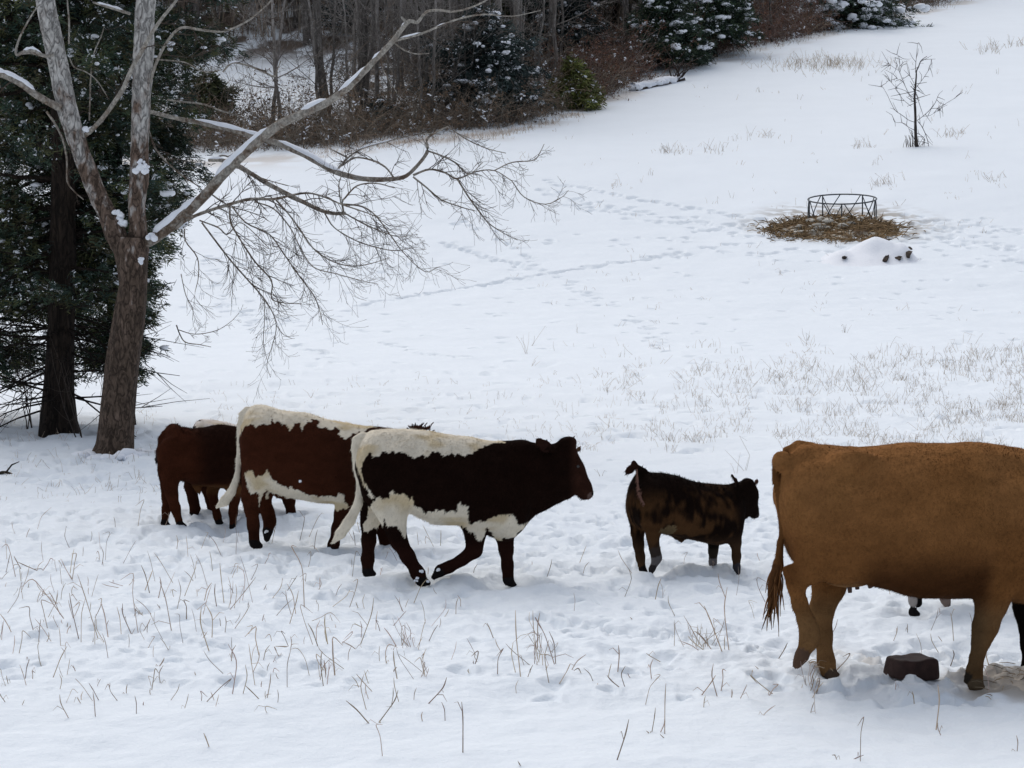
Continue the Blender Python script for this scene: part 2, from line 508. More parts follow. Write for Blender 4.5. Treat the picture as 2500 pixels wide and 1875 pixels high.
class Beast:
    def __init__(s, org, sc, cpx, dist, yaw, h=.012, hair=.02):
        s.org, s.sc, s.dist, s.h, s.hl = org, sc, dist, h, hair
        s.yaw = math.radians(yaw)
        g = at_y(cpx, 937, dist)
        s.cx, s.cy = g[0], dist
        s.cz = float(hbase(np.array([s.cx]), np.array([s.cy]))[0])
        s.fw = np.array([math.cos(s.yaw), math.sin(s.yaw)]); s.lf = np.array([-math.sin(s.yaw), math.cos(s.yaw)])
        s.prims = []; s.torso_st = None; s.tags = []; s.polys = []; s.eyes = []
        s.mpp = dist / FPX / sc              # metres per zoom pixel
    def px(s, X, Y): return s.org[0] + X / s.sc, s.org[1] + Y / s.sc
    def loc(s, X, Y, yl=0.0):
        d = ray(*s.px(X, Y))
        # (C + yl*lf + a*fw) hit by t*d in plan
        b = np.array([s.cx, s.cy]) + yl * s.lf
        A = np.array([[d[0], -s.fw[0]], [d[1], -s.fw[1]]])
        t, a = np.linalg.solve(A, b)
        return np.array([a, yl, CAMH + d[2] * t - s.cz])
    def cone(s, a, b, ra, rb, sy=1.0, k=.03, tagc=None):
        s.prims.append(('c', np.asarray(a, float), np.asarray(b, float), ra, rb, sy, k, tagc))
    def ell(s, c, r, k=.03, rot=0.0, tagc=None):
        s.prims.append(('e', np.asarray(c, float), np.asarray(r, float), rot, 0, 0, k, tagc))
    def cut(s, c, r, k=.08):
        s.prims.append(('x', np.asarray(c, float), np.asarray(r, float), 0, 0, 0, k, None))
    def chain(s, pts, yl=0.0, sy=1.0, k=.03, tags=None):
        """pts: (X, Y, r) in zoom px, optional 4th = own lateral offset"""
        P = [(s.loc(p[0], p[1], p[3] if len(p) > 3 else yl), p[2] * s.mpp) for p in pts]
        for i in range(len(P) - 1):
            s.cone(P[i][0], P[i + 1][0], P[i][1], P[i + 1][1], sy, k, tags[i] if tags else None)
        return P
    def hoof(s, X, Y, yl, tip=(1, 0), size=1.0, c=(.012, .010, .010)):
        p = s.loc(X, Y, yl); t = np.array([tip[0], 0, tip[1]], float)
        s.cone(p, p + t * .05 * size, .036 * size, .022 * size, 1.0, .012, c)
        p2 = p + t * .02 * size
    def torso(s, st, n=2.4, er=.10, ef=.14):
        a = np.array([[*s.loc(X, t)[[0, 2]], s.loc(X, b)[2], w] for X, t, b, w in st])
        x = np.linspace(a[0, 0], a[-1, 0], 240)
        f = np.stack([np.interp(x, a[:, 0], a[:, q]) for q in (1, 2, 3)], -1)
        kx = np.arange(-9, 10); ker = np.exp(-(kx / 4.5) ** 2); ker /= ker.sum()
        fp = np.pad(f, ((9, 9), (0, 0)), mode='edge')
        f = np.stack([np.convolve(fp[:, q], ker, 'valid') for q in range(3)], -1)
        s.torso_st = (x, f, n, er, ef)
    def head(s, poll, muz, yl=0.0, wid=1.0, nose=(.06, .04, .035), ears=True, ear_back=(-.5, .15), jaw=1.0, earlen=.33, yaw_h=0.0):
        """poll, muz: local (x, z); builds skull, jaw, muzzle, ears, eyes"""
        p = np.array([poll[0], yl, poll[1]]); m = np.array([muz[0], yl + yaw_h, muz[1]])
        L = np.linalg.norm(m - p); a = (m - p) / L
        d = np.array([a[2], 0, -a[0]])
        if d[2] > 0 and abs(a[2]) < .9 * 1: d = -d
        if a[2] < -.3 and d[0] > 0: d = -d
        q = lambda u, v, w=0.0: p + a * u * L + d * v * L + np.array([0, w * L, 0])
        s.cone(q(.17, .20), q(.48, .19), .20 * L, .185 * L, .92 * wid, .03)
        s.cone(q(.48, .19), q(.78, .155), .18 * L, .118 * L, .92 * wid, .03)
        s.cone(q(.78, .155), q(.90, .15), .118 * L, .112 * L, 1.05 * wid, .03)
        s.cone(q(.28, .38 * jaw), q(.62, .30 * jaw), .15 * L, .09 * L, .75 * wid, .04)
        s.cone(q(.62, .30 * jaw), q(.88, .21), .085 * L, .075 * L, .9 * wid, .03)
        s.ell(q(.03, .14), (.13 * L, .13 * L, .10 * L), .04)
        s.ell(q(.95, .12), (.06 * L, .095 * L, .06 * L), .02, 0, nose)
        for sg in (-1, 1):
            s.ell(q(.40, .09, sg * .145 * wid), (.07 * L, .04 * L, .06 * L), .02)
            s.eyes.append((q(.42, .115, sg * .165 * wid), .034 * L))
            s.ell(q(.955, .075, sg * .055), (.022 * L, .02 * L, .018 * L), .006, 0, (.008, .005, .004))
            if ears:
                b = q(.14, .20, sg * .17 * wid); e = np.array([ear_back[0], sg * .75, ear_back[1]]); e /= np.linalg.norm(e)
                s.cone(b, b + e * earlen * .5 * L, .035 * L, .075 * L, .55, .015)
                s.cone(b + e * earlen * .5 * L, b + e * earlen * L, .075 * L, .018 * L, .55, .015)
        return q
    def tagpoly(s, poly, color, yl=-.2, where=None):
        s.polys.append((np.array([s.loc(X, Y, yl)[[0, 2]] for X, Y in poly]), color, where))
    def build(s, name, base_fn, label, cat, nhair=14000, group="cattle walking across the snow", seed=1, hair_mul=1.0):
        # bounds
        lo = np.full(3, 9.); hi = np.full(3, -9.)
        for p in s.prims:
            if p[0] == 'c':
                r = max(p[3], p[4])
                for q in (p[1], p[2]): lo = np.minimum(lo, q - r); hi = np.maximum(hi, q + r)
            else:
                r = p[2].max(); lo = np.minimum(lo, p[1] - r); hi = np.maximum(hi, p[1] + r)
        x, f, n, er, ef = s.torso_st
        lo = np.minimum(lo, [x[0], -f[:, 2].max(), f[:, 1].min()]); hi = np.maximum(hi, [x[-1], f[:, 2].max(), f[:, 0].max()])
        lo -= .05; hi += .05
        h = s.h; dims = np.ceil((hi - lo) / h).astype(int) + 1
        gx, gy, gz = [lo[i] + h * np.arange(dims[i]) for i in range(3)]
        # torso
        F = np.stack([np.interp(gx, x, f[:, q]) for q in range(3)], -1)
        sc = np.minimum(np.sqrt(np.clip(1 - (1 - np.clip((gx - x[0]) / er, 0, 1)) ** 2, .10, 1)), np.sqrt(np.clip(1 - (1 - np.clip((x[-1] - gx) / ef, 0, 1)) ** 2, .10, 1)))
        c = (F[:, 0] + F[:, 1]) / 2; hh = (F[:, 0] - F[:, 1]) / 2 * sc; w = F[:, 2] * sc
        t = (gz[None, None, :] - c[:, None, None]) / hh[:, None, None]
        we = w[:, None, None] * (1 - .20 * np.clip(t, -1, 1) - .06)
        D = ((np.abs(gy)[None, :, None] / we) ** n + np.abs(t) ** n) ** (1 / n) - 1
        D = D * np.minimum(hh, w)[:, None, None] * .9
        dx = np.maximum(x[0] - gx, gx - x[-1])[:, None, None]
        D = np.where(dx > 0, np.sqrt(np.maximum(D, 0) ** 2 + np.maximum(dx, 0) ** 2), D)
        for p in s.prims:
            if p[0] == 'c':
                r = max(p[3], p[4]); a = np.minimum(p[1], p[2]) - r; b = np.maximum(p[1], p[2]) + r
            else:
                r = p[2].max(); a = p[1] - r; b = p[1] + r
            m = p[6] + .02
            i0 = np.maximum(((a - m - lo) / h).astype(int), 0); i1 = np.minimum(((b + m - lo) / h).astype(int) + 2, dims)
            sl = tuple(slice(i0[q], i1[q]) for q in range(3))
            G = np.stack(np.meshgrid(gx[sl[0]], gy[sl[1]], gz[sl[2]], indexing='ij'), -1)
            d = s.pd(p, G)
            D[sl] = -smin(-D[sl], d, p[6]) if p[0] == 'x' else smin(D[sl], d, p[6])
        V, Q = surface_nets(D, lo, h)
        # relax, keeps the surface free of grid steps
        for it in range(3):
            A = np.zeros_like(V); Wt = np.zeros(len(V))
            for e in range(4):
                i, j = Q[:, e], Q[:, (e + 1) % 4]
                np.add.at(A, i, V[j]); np.add.at(Wt, i, 1); np.add.at(A, j, V[i]); np.add.at(Wt, j, 1)
            V = .5 * V + .5 * A / Wt[:, None]
        nrm = np.zeros_like(V)
        fn = np.cross(V[Q[:, 2]] - V[Q[:, 0]], V[Q[:, 3]] - V[Q[:, 1]])
        for e in range(4): np.add.at(nrm, Q[:, e], fn)
        nrm /= np.linalg.norm(nrm, axis=1)[:, None] + 1e-12
        # gentle shag
        V = V + nrm * (.006 * (vn3(V * np.array([26, 26, 16]), seed) - .5))[:, None] * smooth(V[:, 2], .25, .5)[:, None]
        hi_ = smooth(V[:, 2], .3, .55)
        V = V + nrm * (.030 * (vn3(V * 4.5 + 7, seed + 20) - .5) + .009 * (vn3(V * np.array([11, 11, 8]), seed + 21) - .5))[:, None] * hi_[:, None]
        nrm = np.zeros_like(V); fn = np.cross(V[Q[:, 2]] - V[Q[:, 0]], V[Q[:, 3]] - V[Q[:, 1]])
        for e in range(4): np.add.at(nrm, Q[:, e], fn)
        nrm /= np.linalg.norm(nrm, axis=1)[:, None] + 1e-12
        col = s.colours(V, base_fn, seed)
        root = empty(name, (s.cx, s.cy, s.cz), s.yaw)
        tag(root, label, cat, group)
        body = put("body", make_mesh("body", V, Q, None, col), M_COAT, root)
        # coat: short hairs lying along the skin
        rg = np.random.default_rng(seed + 50)
        ar = np.linalg.norm(fn, axis=1); pick = rg.choice(len(Q), nhair, p=ar / ar.sum())
        u = rg.random((nhair, 1)); v = rg.random((nhair, 1)); q = Q[pick]
        P = (V[q[:, 0]] * (1 - u) + V[q[:, 1]] * u) * (1 - v) + (V[q[:, 3]] * (1 - u) + V[q[:, 2]] * u) * v
        nn = nrm[q[:, 0]]
        cc = s.colours(P, base_fn, seed) * rg.uniform(.84, 1.17, (nhair, 1))
        d0 = np.array([-.55, 0, -1.]); d0 /= np.linalg.norm(d0)
        tg = d0 - nn * (nn @ d0)[:, None]; tg /= np.linalg.norm(tg, axis=1)[:, None] + .15
        dr = tg * .9 + nn * .30 + rg.normal(0, .16, P.shape)
        dr /= np.linalg.norm(dr, axis=1)[:, None]
        ln = s.hl * rg.uniform(.6, 1.35, nhair) * (.45 + .55 * smooth(P[:, 2], .1, .5))
        side = np.cross(dr, nn); side /= np.linalg.norm(side, axis=1)[:, None] + 1e-9
        wd = .0022 * (s.dist / 12)
        HV = np.stack([P - side * wd - nn * .002, P + side * wd - nn * .002, P + dr * ln[:, None]], 1).reshape(-1, 3)
        HN = np.repeat(nn, 3, 0)
        me = make_mesh("coat", HV, None, np.arange(nhair * 3).reshape(-1, 3), np.repeat(cc, 3, 0))
        HN = HN + np.repeat(rg.normal(0, .22, (nhair, 3)), 3, 0); HN /= np.linalg.norm(HN, axis=1)[:, None]
        me.normals_split_custom_set_from_vertices([tuple(x) for x in HN])
        put("coat", me, M_HAIR, root)
        for (c, r) in s.eyes:
            tb = TB(); B, Fc = ICO
            put("eye", make_mesh("eye", B * r + c, None, Fc), M_EYE, root)
        return root
    def pd(s, p, G):
        if p[0] == 'c':
            _, a, b, ra, rb, sy, k, _t = p
            S = np.array([1, 1 / sy, 1])
            ga = (G - a) * S; ba = (b - a) * S
            t = np.clip((ga @ ba) / (ba @ ba + 1e-12), 0, 1)
            return (np.linalg.norm(ga - t[..., None] * ba, axis=-1) - (ra + (rb - ra) * t)) * (.5 + .5 * sy if sy < 1 else 1)
        _, c, r, rot, _a, _b, k, _t = p
        g = G - c
        if rot:
            cr, sr = math.cos(rot), math.sin(rot)
            g = np.stack([g[..., 0] * cr + g[..., 2] * sr, g[..., 1], -g[..., 0] * sr + g[..., 2] * cr], -1)
        return (np.linalg.norm(g / r, axis=-1) - 1) * r.min()
    def colours(s, V, base_fn, seed):
        n1 = vn3(V * 38, seed + 3) - .5; n2 = vn3(V * 38 + 50, seed + 4) - .5; n3 = vn3(V * 14 + 9, seed + 5) - .5
        n4 = vn3(V * np.array([44, 44, 9.]), seed + 6) - .5
        X = V[:, 0] + .008 * n1 + .012 * n3; Zz = V[:, 2] + .006 * n2 + .046 * n4 + .014 * n3
        col = base_fn(V, V[:, 0] + .012 * n3, V[:, 2] + .016 * n3)
        for poly, c, where in s.polys:
            m = in_poly(X, Zz, poly)
            if where is not None: m &= where(V)
            col[m] = c
        st = vn3(V * np.array([9., 26., 26.]), seed + 7); lo_ = vn3(V * 6.5, seed + 8)
        lum = col.max(1) > .4
        col = np.where(lum[:, None], col * (1 - .42 * smooth(lo_ * .6 + st * .4, .45, .75)[:, None] * np.array([.45, .62, .95])), col * (.85 + .3 * st)[:, None])
        for p in s.prims:
            if p[7] is not None:
                m = s.pd(p, V) < .010
                col[m] = p[7]
        return col

DARK = np.array([.0090, .0042, .0030]); RED = np.array([.042, .0130, .0065]); CREAM = np.array([.66, .595, .48]); TAN = np.array([.225, .103, .037])
GREYH = (.02, .018, .018)

def blend(V, pairs, base):
    c = np.tile(np.asarray(base, float), (len(V), 1))
    for w, q in pairs: c = c * (1 - w[:, None]) + np.asarray(q)[None, :] * w[:, None]
    return c

# ---- 1: dark calf with cream back, nearest of the spotted pair
b = Beast((780, 1000), 3.16, 1110, 15.05, 3, .011, .022)
b.torso([(262, 235, 560, .15), (330, 178, 680, .20), (420, 158, 715, .235), (560, 150, 745, .25), (700, 152, 800, .275), (880, 165, 885, .285), (1050, 188, 885, .275), (1200, 212, 905, .245), (1330, 240, 960, .225), (1450, 258, 985, .20), (1560, 266, 930, .17), (1660, 275, 830, .14)], 2.4, .13, .10)
b.chain([(1460, 520, 235), (1640, 500, 225), (1800, 480, 215)], 0, .62, .06)
b.chain([(1560, 720, 150), (1720, 600, 150), (1860, 560, 130)], 0, .5, .06)
# near hind
b.chain([(450, 420, 150, -.12), (500, 620, 165, -.13), (560, 780, 120, -.14), (585, 900, 78, -.14), (610, 1010, 62, -.14), (680, 1130, 52, -.14), (760, 1265, 50, -.14), (785, 1320, 46, -.14)], -.13, .62, .035)
b.hoof(790, 1325, -.14, (.9, -.25), 1.0)
# far hind
b.chain([(430, 420, 150, .12), (430, 640, 130, .13), (420, 780, 95, .14), (385, 880, 62, .14), (380, 1010, 52, .14), (372, 1150, 46, .14), (372, 1250, 46, .14)], .13, .6, .035)
b.hoof(372, 1258, .14, (.9, -.2), .95)
# near fore, lifted and bent
b.chain([(1300, 560, 190, -.12), (1240, 760, 130, -.145), (1200, 900, 92, -.14), (1200, 1000, 66, -.13), (1195, 1085, 62, -.13)], -.13, .6, .035)
b.chain([(1195, 1085, 62, -.13), (1100, 1160, 46, -.12), (1000, 1215, 46, -.12), (935, 1240, 50, -.12)], -.12, .8, .02)
b.hoof(925, 1255, -.12, (-.75, -.65), 1.0)
# far fore
b.chain([(1380, 620, 170, .10), (1420, 860, 110, .11), (1430, 980, 64, .11), (1440, 1080, 52, .11), (1450, 1200, 42, .11), (1455, 1300, 48, .11)], .11, .65, .035)
b.hoof(1458, 1325, .11, (.8, -.5), 1.0)
b.chain([(1340, 880, 90), (1430, 930, 70), (1500, 880, 60)], 0, 1, .05)
# tail
b.chain([(330, 205, 38, -.02), (285, 235, 34, -.03), (272, 300, 28, -.04), (286, 450, 24, -.05), (312, 590, 26, -.07), (300, 730, 34, -.09), (235, 860, 42, -.10), (160, 960, 40, -.10), (100, 1030, 14, -.10)], -.04, .8, .012, [tuple(CREAM)] * 8)
pm = b.loc(1080 / 7.54 * 3.16 + (1250 - 780) * 3.16, 300 / 7.54 * 3.16 + 30 * 3.16)
def hz1(X, Y): return (1250 - 780 + X / 7.54) * 3.16, (30 + Y / 7.54) * 3.16
p_ = b.loc(*hz1(1130, 330)); m_ = b.loc(*hz1(1560, 1325))
b.head((p_[0], p_[2]), (m_[0], m_[2]), -.01, .95, (.10, .065, .055), False)
k_ = .419
b.chain([(*hz1(760, 520), 62 * k_, -.095), (*hz1(600, 440), 92 * k_, -.135), (*hz1(500, 365), 58 * k_, -.16), (*hz1(430, 300), 10 * k_, -.18)], 0, .5, .012, [None, (.020, .009, .007), (.022, .010, .007)])
b.chain([(*hz1(1170, 530), 40 * k_, .08), (*hz1(1225, 500), 62 * k_, .13), (*hz1(1265, 455), 30 * k_, .18)], 0, .5, .012, [(.07, .036, .02), (.07, .036, .02)])
b.ell(b.loc(*hz1(1060, 350), -.01), (.055, .06, .035), .03)
b.tagpoly([(220, 225), (330, 130), (560, 110), (1000, 130), (1430, 225), (1450, 262), (1340, 275), (1280, 290), (1230, 320), (1170, 355), (1105, 375), (1090, 345), (1060, 340), (1000, 340), (930, 325), (880, 325), (830, 350), (770, 345), (720, 385), (680, 335), (640, 320), (590, 320), (530, 330), (480, 345), (430, 355), (400, 335), (350, 370), (330, 420), (325, 470), (345, 540), (380, 610), (430, 690), (400, 690), (350, 600), (300, 480), (235, 330)], CREAM)
b.tagpoly([(430, 690), (500, 680), (545, 680), (545, 640), (620, 630), (680, 650), (720, 680), (740, 740), (780, 745), (800, 770), (850, 780), (910, 765), (960, 755), (970, 790), (1030, 770), (1060, 790), (1060, 740), (1080, 710), (1110, 705), (1150, 740), (1135, 790), (1150, 840), (1175, 885), (1220, 870), (1290, 850), (1300, 825), (1380, 820), (1460, 805), (1510, 820), (1530, 860), (1560, 890), (1620, 900), (1520, 1010), (1490, 1010), (1430, 1025), (1380, 1050), (1340, 980), (1290, 920), (1270, 990), (1220, 1030), (1200, 980), (1180, 935), (1120, 910), (1085, 910), (900, 940), (690, 840), (665, 1000), (640, 960), (610, 895), (560, 890), (530, 900), (495, 840), (490, 920), (440, 960), (380, 995), (340, 990), (335, 940), (370, 850), (370, 790)], CREAM)
def f1(V, X, Z): return blend(V, [(smooth(-Z, -.36, -.22) * .8, (.020, .0075, .0055)), (smooth(X, b.loc(1900, 300)[0], b.loc(1990, 300)[0]) * .6, (.042, .017, .011))], DARK)
c1 = b.build("calf", f1, "dark brown calf with cream back and white belly, one foreleg bent mid-step", "calf", 20000, seed=11)

B1 = b
tuft1 = b.loc(*hz1(1040, 330), -.01)
# ---- 2: red-brown heifer with cream back
b = Beast((350, 950), 3.687, 745, 16.55, -4, .0115, .02)
b.torso([(862, 215, 640, .17), (920, 152, 780, .22), (1000, 138, 850, .26), (1100, 142, 900, .28), (1250, 190, 950, .29), (1400, 215, 985, .30), (1600, 262, 1020, .30), (1800, 308, 1030, .29), (1950, 332, 1050, .26), (2100, 345, 1090, .235), (2250, 350, 1080, .20), (2360, 355, 960, .16)], 2.4, .12, .12)
b.chain([(2200, 640, 235), (2360, 610, 195), (2480, 590, 165)], 0, .62, .05)
b.chain([(1060, 420, 190, -.14), (1060, 640, 180, -.15), (1010, 820, 130, -.16), (965, 960, 86, -.16), (975, 1080, 62, -.16), (990, 1220, 52, -.16), (998, 1370, 52, -.16)], -.15, .62, .035)
b.hoof(1000, 1395, -.16, (.9, -.25), 1.05)
b.chain([(1060, 480, 180, .14), (1090, 700, 150, .15), (1090, 880, 100, .16), (1085, 1000, 58, .16), (1120, 1110, 56, .16), (1140, 1190, 52, .16), (1120, 1270, 50, .16)], .15, .6, .035)
b.hoof(1118, 1290, .16, (-.1, -1), 1.1)
b.chain([(1960, 640, 220, -.14), (1900, 840, 140, -.17), (1835, 980, 95, -.17), (1790, 1120, 66, -.17), (1750, 1250, 50, -.17), (1712, 1400, 46, -.17), (1700, 1440, 46, -.17)], -.15, .62, .035)
b.hoof(1695, 1452, -.17, (.4, -.8), 1.0)
b.chain([(2060, 660, 200, .12), (2090, 900, 120, .13), (2110, 1080, 80, .13), (2130, 1230, 56, .13), (2180, 1380, 48, .13), (2215, 1490, 46, .13)], .12, .62, .035)
b.hoof(2225, 1505, .13, (.8, -.4), .95)
b.chain([(1190, 905, 46), (1230, 935, 42), (1290, 950, 40)], 0, 1, .03)      # udder
b.chain([(930, 185, 40, -.02), (885, 225, 36, -.03), (862, 320, 28, -.05), (862, 480, 24, -.06), (858, 640, 30, -.08), (840, 800, 36, -.10), (790, 930, 44, -.11), (730, 1010, 46, -.11), (660, 1062, 18, -.11)], -.05, .8, .012, [tuple(CREAM)] * 8)
ph = b.loc(2500, 415); mh = b.loc(2730, 820)
b.head((ph[0], ph[2]), (mh[0], mh[2]), .05, .95, (.10, .065, .055), True, (-.75, .3), 1.0, .34)
b.ell(b.loc(2478, 372, .02), (.058, .05, .045), .03)
B2 = b
tuft2 = b.loc(2478, 352, .02)
b.tagpoly([(820, 300), (850, 100), (1000, 90), (1400, 160), (1800, 260), (2080, 320), (2070, 345), (1960, 380), (1880, 410), (1800, 470), (1750, 390), (1700, 360), (1560, 345), (1565, 300), (1530, 285), (1460, 300), (1435, 335), (1430, 385), (1410, 360), (1405, 320), (1350, 325), (1315, 375), (1270, 325), (1200, 300), (1110, 305), (1050, 325), (1010, 360), (985, 320), (920, 325), (880, 360), (875, 420), (840, 420)], CREAM)
b.tagpoly([(915, 745), (990, 740), (1000, 770), (1060, 780), (1105, 765), (1130, 730), (1150, 775), (1220, 830), (1300, 860), (1400, 910), (1500, 940), (1600, 955), (1700, 955), (1770, 930), (1820, 945), (1820, 1000), (1860, 1060), (1780, 1085), (1600, 1090), (1300, 1020), (1180, 960), (1110, 910), (1070, 960), (1045, 1040), (1030, 1050), (1040, 950), (960, 920), (930, 830)], CREAM)
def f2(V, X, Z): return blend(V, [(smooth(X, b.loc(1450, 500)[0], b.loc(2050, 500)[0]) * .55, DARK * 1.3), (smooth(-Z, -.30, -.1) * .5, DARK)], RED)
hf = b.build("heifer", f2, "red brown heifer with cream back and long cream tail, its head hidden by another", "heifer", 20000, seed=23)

def poll_hair(root, c, rx, n, h, col):
    tb = TB()
    for _ in range(n):
        q = RNG.normal(0, 1, 3) * [rx * .6, rx * .6, .012]; d = np.array([q[0] / rx * .7 + RNG.normal(0, .35), RNG.normal(0, .4), 1.]); d /= np.linalg.norm(d)
        L = h * RNG.uniform(.4, 1.2)
        tb.tube(np.array([c + q - d * .02, c + q + d * L * .5, c + q + d * L + RNG.normal(0, .15, 3) * L]), [.006, .0045, .0015], 3, np.asarray(col) * RNG.uniform(.5, 1.6))
    put("poll_hair", tb.mesh("poll_hair"), M_HAIR, root)["kind"] = "stuff"
poll_hair(hf, tuft2, .07, 150, .013, (.035, .014, .009))
# ---- 3: plain red calf at the left
b = Beast((370, 970), 4.74, 475, 17.6, 24, .0115, .022)
b.torso([(72, 520, 800, .15), (120, 420, 900, .19), (200, 335, 940, .215), (260, 318, 955, .23), (340, 350, 960, .24), (480, 362, 1010, .25), (640, 345, 1030, .255), (800, 325, 1050, .25), (940, 335, 1070, .225), (1060, 350, 1040, .19), (1150, 370, 960, .15)], 2.3, .12, .12)
b.chain([(1060, 640, 190), (1180, 720, 150), (1250, 830, 120)], 0, .62, .05)
b.chain([(235, 640, 170, -.12), (230, 830, 135, -.13), (215, 1000, 85, -.13), (235, 1130, 66, -.13), (275, 1280, 54, -.13), (320, 1440, 46, -.13)], -.13, .65, .035)
b.hoof(330, 1475, -.13, (.9, -.3), .9)
b.chain([(190, 640, 150, .11), (195, 850, 120, .11), (185, 1020, 75, .11), (180, 1150, 58, .11), (170, 1300, 46, .11), (150, 1440, 44, .11)], .11, .65, .035)
b.hoof(150, 1465, .11, (.8, -.3), .9)
b.chain([(960, 760, 150, -.10), (960, 1000, 90, -.11), (955, 1180, 64, -.11), (945, 1330, 48, -.11), (940, 1490, 44, -.11)], -.11, .65, .035)
b.hoof(945, 1515, -.11, (.9, -.3), .9)
b.chain([(760, 900, 110, .10), (700, 1100, 62, .11), (730, 1240, 52, .11), (760, 1370, 44, .11), (775, 1430, 42, .11)], .11, .65, .03)
b.hoof(780, 1455, .11, (.8, -.3), .85)
b.chain([(520, 1030, 46), (545, 1075, 24), (560, 1130, 7)], 0, .8, .03)
b.chain([(150, 420, 30, .0), (105, 480, 26, .01), (80, 620, 20, .03), (60, 720, 22, .05), (50, 775, 10, .05)], 0, .8, .012, [None, None, (.03, .02, .02), (.02, .016, .016)])
ph = b.loc(1240, 700); mh = b.loc(1130, 1190)
b.chain([(1150, 660, 150), (1260, 760, 140), (1230, 900, 120)], .05, .7, .05)
b.head((ph[0] + .1, ph[2]), (mh[0], mh[2]), .08, .9, (.10, .06, .045), True, (-.2, .1), 1.0, .3)
def f3(V, X, Z): return blend(V, [(smooth(X, b.loc(330, 500)[0], b.loc(620, 500)[0]) * smooth(Z, .30, .42) * .8, DARK * 1.1), (smooth(-Z, -.37, -.32) * smooth(X, b.loc(330, 900)[0], b.loc(420, 900)[0]) * (np.abs(V[:, 1]) < .2) * smooth(Z, .22, .28) * .7, (.11, .05, .02))], RED)
b.build("calf", f3, "plain red brown calf, rump turned towards us, at the herd's left end", "calf", 16000, seed=37)

# ---- 4: white-backed calf behind it
b = Beast((370, 970), 4.74, 575, 18.3, 5, .013, .022)
b.torso([(416, 335, 800, .16), (470, 258, 900, .20), (560, 236, 960, .23), (700, 246, 1000, .25), (860, 288, 1030, .255), (1050, 345, 1060, .25), (1250, 380, 1080, .235), (1420, 410, 1100, .21), (1560, 440, 1060, .17), (1660, 460, 980, .13)], 2.4, .12, .12)
b.chain([(1480, 700, 200), (1620, 720, 150), (1740, 800, 110)], 0, .65, .05)
b.chain([(520, 620, 170, -.13), (500, 850, 120, -.13), (455, 1030, 72, -.13), (480, 1180, 56, -.13), (505, 1290, 54, -.13), (480, 1370, 46, -.13)], -.13, .65, .035)
b.hoof(475, 1395, -.13, (-.3, -1), 1.1)
b.chain([(540, 640, 160, .12), (600, 860, 110, .12), (640, 1040, 70, .12), (680, 1180, 54, .12), (700, 1400, 44, .12)], .12, .65, .035)
b.hoof(705, 1420, .12, (.8, -.3), .9)
b.chain([(1480, 800, 170, -.11), (1540, 1020, 95, -.12), (1590, 1180, 68, -.12), (1615, 1340, 50, -.12), (1635, 1480, 46, -.12)], -.12, .65, .035)
b.hoof(1645, 1515, -.12, (.9, -.3), 1.0)
b.chain([(1380, 860, 150, .11), (1290, 1080, 80, .11), (1250, 1240, 54, .11), (1238, 1440, 44, .11)], .11, .65, .035)
b.hoof(1242, 1470, .11, (.8, -.3), .9)
ph = b.loc(1700, 600); mh = b.loc(1880, 980)
b.head((ph[0], ph[2]), (mh[0], mh[2]), .04, .95, (.10, .065, .055), True, (-.6, .3), 1.0, .33)
b.tagpoly([(462, 330), (500, 285), (545, 290), (600, 262), (640, 200), (900, 200), (1500, 380), (1500, 440), (1000, 400), (860, 370), (700, 370), (600, 360), (540, 350), (490, 340)], (.66, .60, .55))
b.build("calf", lambda V, X, Z: blend(V, [(smooth(-Z, -.5, -.3) * .6, RED)], DARK), "white backed spotted calf almost hidden behind the plain red brown calf", "calf", 9000, seed=41)

# ---- 5: small dark calf with its tail up
b = Beast((1480, 1080), 4.61, 1700, 15.55, 24, .0105, .022)
b.torso([(262, 500, 880, .15), (320, 420, 960, .175), (400, 325, 985, .19), (480, 340, 1000, .20), (600, 350, 1015, .21), (760, 375, 1055, .22), (920, 415, 1085, .22), (1080, 438, 1120, .215), (1220, 452, 1155, .20), (1350, 468, 1120, .17), (1470, 480, 1010, .13), (1540, 500, 880, .11)], 2.35, .10, .08)
b.chain([(1400, 640, 165), (1520, 610, 155), (1590, 590, 140)], 0, .62, .05)
b.chain([(1480, 800, 110), (1570, 740, 105)], 0, .6, .05)
b.chain([(480, 620, 170, -.10), (520, 820, 150, -.11), (530, 960, 90, -.115), (525, 1080, 62, -.115), (545, 1200, 54, -.115), (570, 1300, 52, -.115), (530, 1400, 40, -.115)], -.11, .65, .035, [None] * 4 + [(.04, .03, .026), (.11, .10, .10)])
b.hoof(515, 1425, -.115, (-.3, -.9), .75, (.03, .026, .026))
b.chain([(360, 640, 120, .09), (365, 850, 105, .10), (352, 1010, 74, .10), (365, 1150, 60, .10), (385, 1290, 50, .10), (405, 1420, 46, .10)], .10, .65, .03)
b.hoof(412, 1430, .10, (.7, -.5), .75)
b.chain([(1400, 800, 150, -.09), (1440, 980, 92, -.10), (1458, 1130, 62, -.10), (1466, 1280, 50, -.10), (1466, 1390, 48, -.10)], -.10, .65, .03)
b.hoof(1470, 1410, -.10, (.3, -.9), .85, (.035, .032, .036))
b.chain([(1240, 900, 120, .09), (1215, 1090, 72, .10), (1205, 1220, 54, .10), (1200, 1340, 44, .10), (1200, 1440, 48, .10)], .10, .65, .03, [None, (.012, .010, .008), (.03, .024, .018), (.14, .13, .13)])
b.hoof(1205, 1455, .10, (.5, -.7), .85, (.10, .10, .11))
b.chain([(800, 1050, 50), (845, 1080, 26), (852, 1140, 6)], 0, .7, .03)
b.chain([(430, 335, 45), (370, 300, 34), (330, 270, 30), (310, 232, 34)], -.01, .8, .012, [None, None, (.03, .012, .008)])
